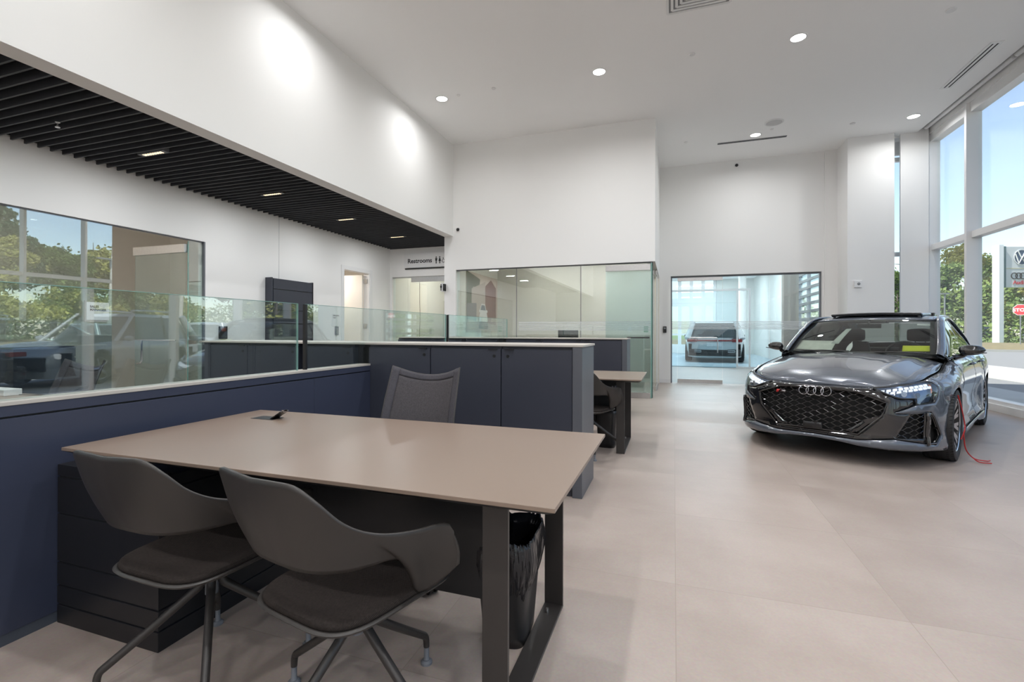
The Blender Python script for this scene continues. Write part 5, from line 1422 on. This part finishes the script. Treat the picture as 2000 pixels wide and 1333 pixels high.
# sign pylon: faces the camera side; local x runs along the panel
pang = radians(18)
t = thing('sign_pylon', 'tall white sign pylon with round emblems seen at the right edge', 'sign', (26.0, 51.1, .30), pang)
tealm = mat('dark_teal_panel', (.05, .13, .14), .4); pan = mat('pale_sign_panel', (.60, .62, .64), .5); emb = mat('navy_emblem', (.02, .06, .13), .3); reds = mat('red_lettering', (.5, .04, .05), .5)
MB().box(-.36, .02, -.1, .5, 0, 8.2).build('post', mat('white_post', (.75, .77, .80), .5), t)
MB().box(.34, 5.2, .05, .45, 4.65, 8.08).build('sign_box', pan, t, bevel=.02)
MB().box(.04, .34, .04, .46, 4.65, 8.10).build('side_band', tealm, t)
MB().box(.34, 5.2, .03, .05, 6.22, 6.27).build('divider', mat('gold_line', (.55, .5, .3), .4), t)
t0 = Vector((1.62, 0, 7.18))
MB().lathe([(.001, -.005), (.66, -.005), (.66, .02), (.001, .02)], 48, (t0.x, .035, t0.z), 'y').build('emblem_disc', emb, t)
b = MB().lathe([(.60, -.03), (.66, -.03), (.66, -.006), (.60, -.006), (.60, -.03)], 48, (t0.x, .035, t0.z), 'y')
for pts in ([(-.30, .50), (-.02, -.05), (.02, -.05), (.30, .50)], [(-.52, .26), (-.24, -.50), (0, -.02), (.24, -.50), (.52, .26)]):
    b.tube([(t0.x+x, .015, t0.z+z) for x, z in pts], .045, 6)
b.build('emblem_letters', whitep, t)
b = MB()
for k in range(4): b.tube([(1.02+.36*k+.25*cos(a), .03, 5.62+.25*sin(a)) for a in [2*pi*j/30 for j in range(31)]], .035, 6, cap=False)
b.build('four_rings', ink, t)
text('Audi', .46, reds, 'lettering', t, frame_M((.92, .03, 4.92), (1, 0, 0), (0, 0, 1)), ext=.01, bold=.01)
# stop sign
t = thing('stop_sign', 'red octagonal stop sign on a grey post outside', 'road sign', (22.63, 42.56, .25), radians(-28))
MB().cyl((0, .03, 0), (0, .03, 2.9), .035, n=10).build('post', steelg, t)
oc = [(.40*cos(radians(22.5+45*k)), 2.50+.40*sin(radians(22.5+45*k))) for k in range(8)]; oc2 = [(x*.93, 2.5+(z-2.5)*.93) for x, z in oc]
MB().prism(oc, -.005, .005, 'y').build('plate', whitep, t); MB().prism(oc2, -.010, -.005, 'y').build('red_face', mat('stop_red', (.55, .03, .04), .5), t)
text('STOP', .30, whitep, 'lettering', t, frame_M((0, -.014, 2.39), (1, 0, 0), (0, 0, 1)), ext=.002, align='CENTER', bold=.01)
# lamp post
t = thing('lamp_post', 'slim grey lamp post seen through the narrower pane', 'lamp post', (24.1, 55.7, -.1))
MB().cyl((0, 0, 0), (0, 0, 4.9), .07, n=10).build('pole', steelg, t); MB().box(-.3, .3, -.12, .12, 4.85, 4.97).build('lamp_head', steelg, t)
# utility pole and wires (reflected in the office glass)
t = thing('utility_pole', 'grey wooden utility pole with wires, reflected in the office glass', 'utility pole', (31.0, 26.5, -.2))
MB().tube([(0, 0, 0), (.1, .5, 8.6)], [.16, .12], 10).build('pole', mat('weathered_wood', (.42, .40, .37), .9, var=(4, .2)), t)
MB().box(-.08, .08, -.8, 1.5, 7.2, 7.32).cyl((.1, .4, 6.6), (.1, .4, 7.3), .2, n=14).build('crossarm', steelg, t)
for z in (5.6, 7.2):
    MB().tube(catmull([(0, -60, z+1), (0, -30, z-.3), (0, 0, z), (0, 25, z-.4), (-4, 55, z+.6)], 6), .02, 5).build('wire', ink, t)

# ---- simplified parked vehicles
def suv(name, label, cat, loc, rz, pm, Lg=4.75, Wd=1.92, Ht=1.68, sedan=False, rails=False, plate_txt=None, band=False):
    t = thing(name, label, cat, loc, rz)
    hl, hw = Lg/2, Wd/2; wb = Lg*.305; R = .36 if not sedan else .33
    gnd = .20; bz = Ht*.58
    def plan(u):       # closed outline
        a = 2*pi*u; c, s = cos(a), sin(a)
        return (hl*abs(c)**(2/5.5)*(1 if c > 0 else -1), hw*abs(s)**(2/4.2)*(1 if s > 0 else -1))
    def body(u, v):
        x, y = plan(u); z = gnd+(bz-gnd)*v
        front = max(0, x/hl); rear = max(0, -x/hl)
        k = 1-.05*(1-v)**3-.10*max(0, v-.80)**1.2/.2**1.2*.6
        kx = 1-.04*abs(v-.45)*1.0-.03*max(0, v-.75)*4*front
        zz = z-(.16*v*v*front**3 if not sedan else .20*v*v*front**3)-(.10*v*v*rear**4 if sedan else 0)
        dd = min(abs(x-wb), abs(x+wb)); fl = 1+.02*max(0, 1-dd/.45)*(1-abs(v-.4))
        return (x*kx, y*k*fl, zz)
    n, m_ = 120, 14
    b = MB(); b.grid(body, n, m_, cu=True)
    # drop the faces inside the wheel openings
    kept = []
    for f in b.f:
        cx_ = sum(b.v[i][0] for i in f)/4; cz = sum(b.v[i][2] for i in f)/4; cy = sum(abs(b.v[i][1]) for i in f)/4
        if cy > hw*.8 and any(math.hypot(cx_-w, cz-R) < R+.06 for w in (wb, -wb)): continue
        kept.append(f)
    b.f = kept
    top = [body(k/n, 1) for k in range(n)]
    tp = []
    for k in range(n):
        p = top[k]; q = top[(k+1) % n]; tp.append(p)
    o = len(b.v); rings = [1, .9, .6, .3]
    for r in rings:
        for p in top: b.v.append((p[0]*(r if r < 1 else 1), p[1]*r, p[2]+.05*(1-r*r)))
    for i in range(len(rings)-1):
        for k in range(n): b.f.append((o+i*n+k, o+i*n+(k+1) % n, o+(i+1)*n+(k+1) % n, o+(i+1)*n+k))
    b.f.append(tuple(o+3*n+k for k in range(n)))
    b.build('body', pm, t, smooth=50)
    MB().box(-hl*.93, hl*.93, -hw*.86, hw*.86, .24, bz*.75).build('inner_shell', cavity, t)
    # greenhouse
    x0, x1 = (-hl*.97, hl*.40) if not sedan else (-hl*.82, hl*.42)
    xt0, xt1 = (-hl*.80, hl*.02) if not sedan else (-hl*.40, hl*.02)
    def gh(u, v, out=0.):
        a = 2*pi*u; c, s = cos(a), sin(a); cx_ = abs(c)**(2/6)*(1 if c > 0 else -1); sy = abs(s)**(2/6)*(1 if s > 0 else -1)
        xa, xb = x0+(xt0-x0)*v, x1+(xt1-x1)*v; yy = (hw*.91)*(1-v)+hw*.70*v
        return ((xa+xb)/2+(xb-xa)/2*cx_*(1+out*.3), sy*yy*(1+out), bz-.05+(Ht-bz)*v)
    MB().grid(lambda u, v: gh(u, v), 80, 6, cu=True).build('windows', sideglass_d, t, smooth=45)
    b = MB()
    def rf(u, v):
        p = gh(u, 1); r = 1-v; q = ((xt0+xt1)/2+(p[0]-(xt0+xt1)/2)*r, p[1]*r, Ht-.05+.05*(1-r*r)+.0); return q
    b.grid(lambda u, v: gh(u, .90+.10*v, .012), 80, 2, cu=True); b.grid(rf, 80, 6, cu=True)
    b.build('roof', pm, t, smooth=60)
    b = MB()
    for (xa, xb) in ((x1-.03, xt1), (x0+.06, xt0)):
        for sy in (1, -1): b.tube([(xa-(.02 if xa > 0 else -.0), sy*hw*.90, bz-.04), (xb, sy*hw*.705, Ht-.06)], [.05, .04] if not (xa < 0 and not sedan) else [.12, .09], 8)
    b.build('pillar', pm, t, smooth=60)
    for sy in (1, -1):
        b = MB()
        for xx in (hl*.02, -hl*.42): b.tube([(xx+.05, sy*(hw*.91+.004), bz-.03), (xx, sy*(hw*.70+.006), Ht-.07)], .03, 6)
        b.build('window_pillar', gblack, t)
        MB().tube([(x1*.95, sy*hw*.93, bz-.03), (x0*.94, sy*hw*.93, bz-.03)], .012, 6).build('window_trim', chrome, t)
        MB().box(-wb+R+.08, wb-R-.08, sy*hw*.97-.03, sy*hw*.97+.03, .20, .33).build('side_skirt', sblack, t, bevel=.02)
        MB().lathe([(.001, -.09), (.05, -.08), (.075, 0), (.05, .08), (.001, .09)], 16, (x1*.72, sy*(hw+.07), bz+.05), 'y').build('door_mirror', pm if not band else gblack, t)
        if rails: MB().tube(catmull([(xt1-.1, sy*hw*.60, Ht-.02), (xt1-.2, sy*hw*.60, Ht+.05), (xt0+.3, sy*hw*.60, Ht+.05), (xt0+.15, sy*hw*.60, Ht-.02)], 5), .018, 8).build('roof_rail_bar', alloy, t)
        b = MB().box(hl*.80, hl*.955, sy*hw*.60-.16, sy*hw*.60+.16, bz*.62, bz*.74); b.build('headlight', drl, t, bevel=.03)
        q = MB().box(-hl*.985, -hl*.86, sy*hw*.74-.18, sy*hw*.74+.18, bz*.83, bz*.95).build('tail_light', redlamp, t, bevel=.02)
    if band: MB().box(-hl*1.0, -hl*.93, -hw*.62, hw*.62, bz*.86, bz*.92).build('tail_light_band', redlamp, t, bevel=.01)
    MB().box(-hl*1.005, -hl*.90, -hw*.86, hw*.86, .24, .50).build('rear_bumper', sblack, t, bevel=.05)
    MB().box(hl*.90, hl*1.003, -hw*.55, hw*.55, .35, bz*.66).build('grille', sblack, t, bevel=.03)
    MB().box(-hl*1.012, -hl*1.0, -.26, .26, .62, .76).build('number_plate', whitep, t)
    if plate_txt: text(plate_txt, .13, ink, 'plate_lettering', t, frame_M((-hl*1.0125, .24, .645), (0, -1, 0), (0, 0, 1)))
    if band:
        for sy in (.55, -.55): MB().tube([(-hl*1.005, sy*hw-.12, .46), (-hl*1.005, sy*hw+.12, .46), (-hl*1.005, sy*hw+.12, .40), (-hl*1.005, sy*hw-.12, .40), (-hl*1.005, sy*hw-.12, .46)], .012, 6).build('exhaust_trim', chrome, t)
    for wx in (wb, -wb):
        for sy in (1, -1):
            c = (wx, sy*(hw-.12), R)
            w_ = MB().lathe([(R*.70, -.12), (R*.92, -.12), (R, -.09), (R, .09), (R*.92, .12), (R*.70, .12), (R*.70, -.12)], 40, c, 'y').build('tyre', tyrem, t)
            b = MB().lathe([(R*.72, sy*.115), (R*.67, sy*.11), (R*.66, -sy*.1)], 40, c, 'y').lathe([(.001, sy*.10), (.06, sy*.10), (.06, sy*.07)], 16, c, 'y')
            for k in range(5):
                a = 2*pi*k/5; b.tube([(c[0]+.04*cos(a), c[1]+sy*.09, c[2]+.04*sin(a)), (c[0]+R*.68*cos(a), c[1]+sy*.10, c[2]+R*.68*sin(a))], [.03, .022], 6)
            b.build('rim', alloy, t, smooth=40)
            MB().lathe([(.001, -sy*.02), (R*.66, -sy*.02)], 24, c, 'y').build('brake', cavity, t)
    return t
sideglass_d = mat('parked_car_glass', (.02, .026, .03), .05, coat=1)
pw_ = mat('white_car_paint', (.62, .64, .65), .25, coat=1); ps_ = mat('silver_car_paint', (.42, .45, .48), .25, metal=.4, coat=1); pk_ = mat('blue_black_car_paint', (.006, .016, .045), .15, coat=1); pg_ = mat('dark_grey_car_paint', (.07, .08, .10), .25, coat=1)
suv('white_suv', 'white vehicle seen from behind in the glazed delivery bay', 'car', (1.62, 22.1, .02), radians(86), pw_, Lg=4.8, Wd=2.14, Ht=1.62, band=True)
suv('parked_suv', 'dark grey car parked outside beside the stop sign', 'car', (27.7, 49.3, -.03), radians(72), pg_, Ht=1.62)
suv('parked_pickup', 'small dark vehicle far off, left of the sign pylon', 'car', (38.2, 77.2, .35), radians(20), pk_, Ht=1.8)
suv('parked_suv', 'blue black car parked by the windows, reflected in the near glass screen', 'car', (8.0, 3.55, -.03), radians(-98), pk_, Ht=1.45, sedan=True)
suv('parked_suv', 'silver estate with roof rails, reflected in the near glass screen', 'car', (8.9, 8.3, -.03), radians(-112), ps_, Ht=1.70, rails=True)
suv('parked_suv', 'white car parked in the outer row, reflected in the office glass', 'car', (13.6, 11.0, -.03), radians(-20), pw_, Ht=1.55)
suv('parked_suv', 'dark grey car with number plate, reflected beside the mesh chair', 'car', (13.2, 5.2, -.03), radians(-5), pg_, Ht=1.6, plate_txt='MEP-1719')
suv('parked_suv', 'silver car farther out, reflected above the black cabinets', 'car', (15.5, 15.6, -.03), radians(-15), ps_, Ht=1.6)
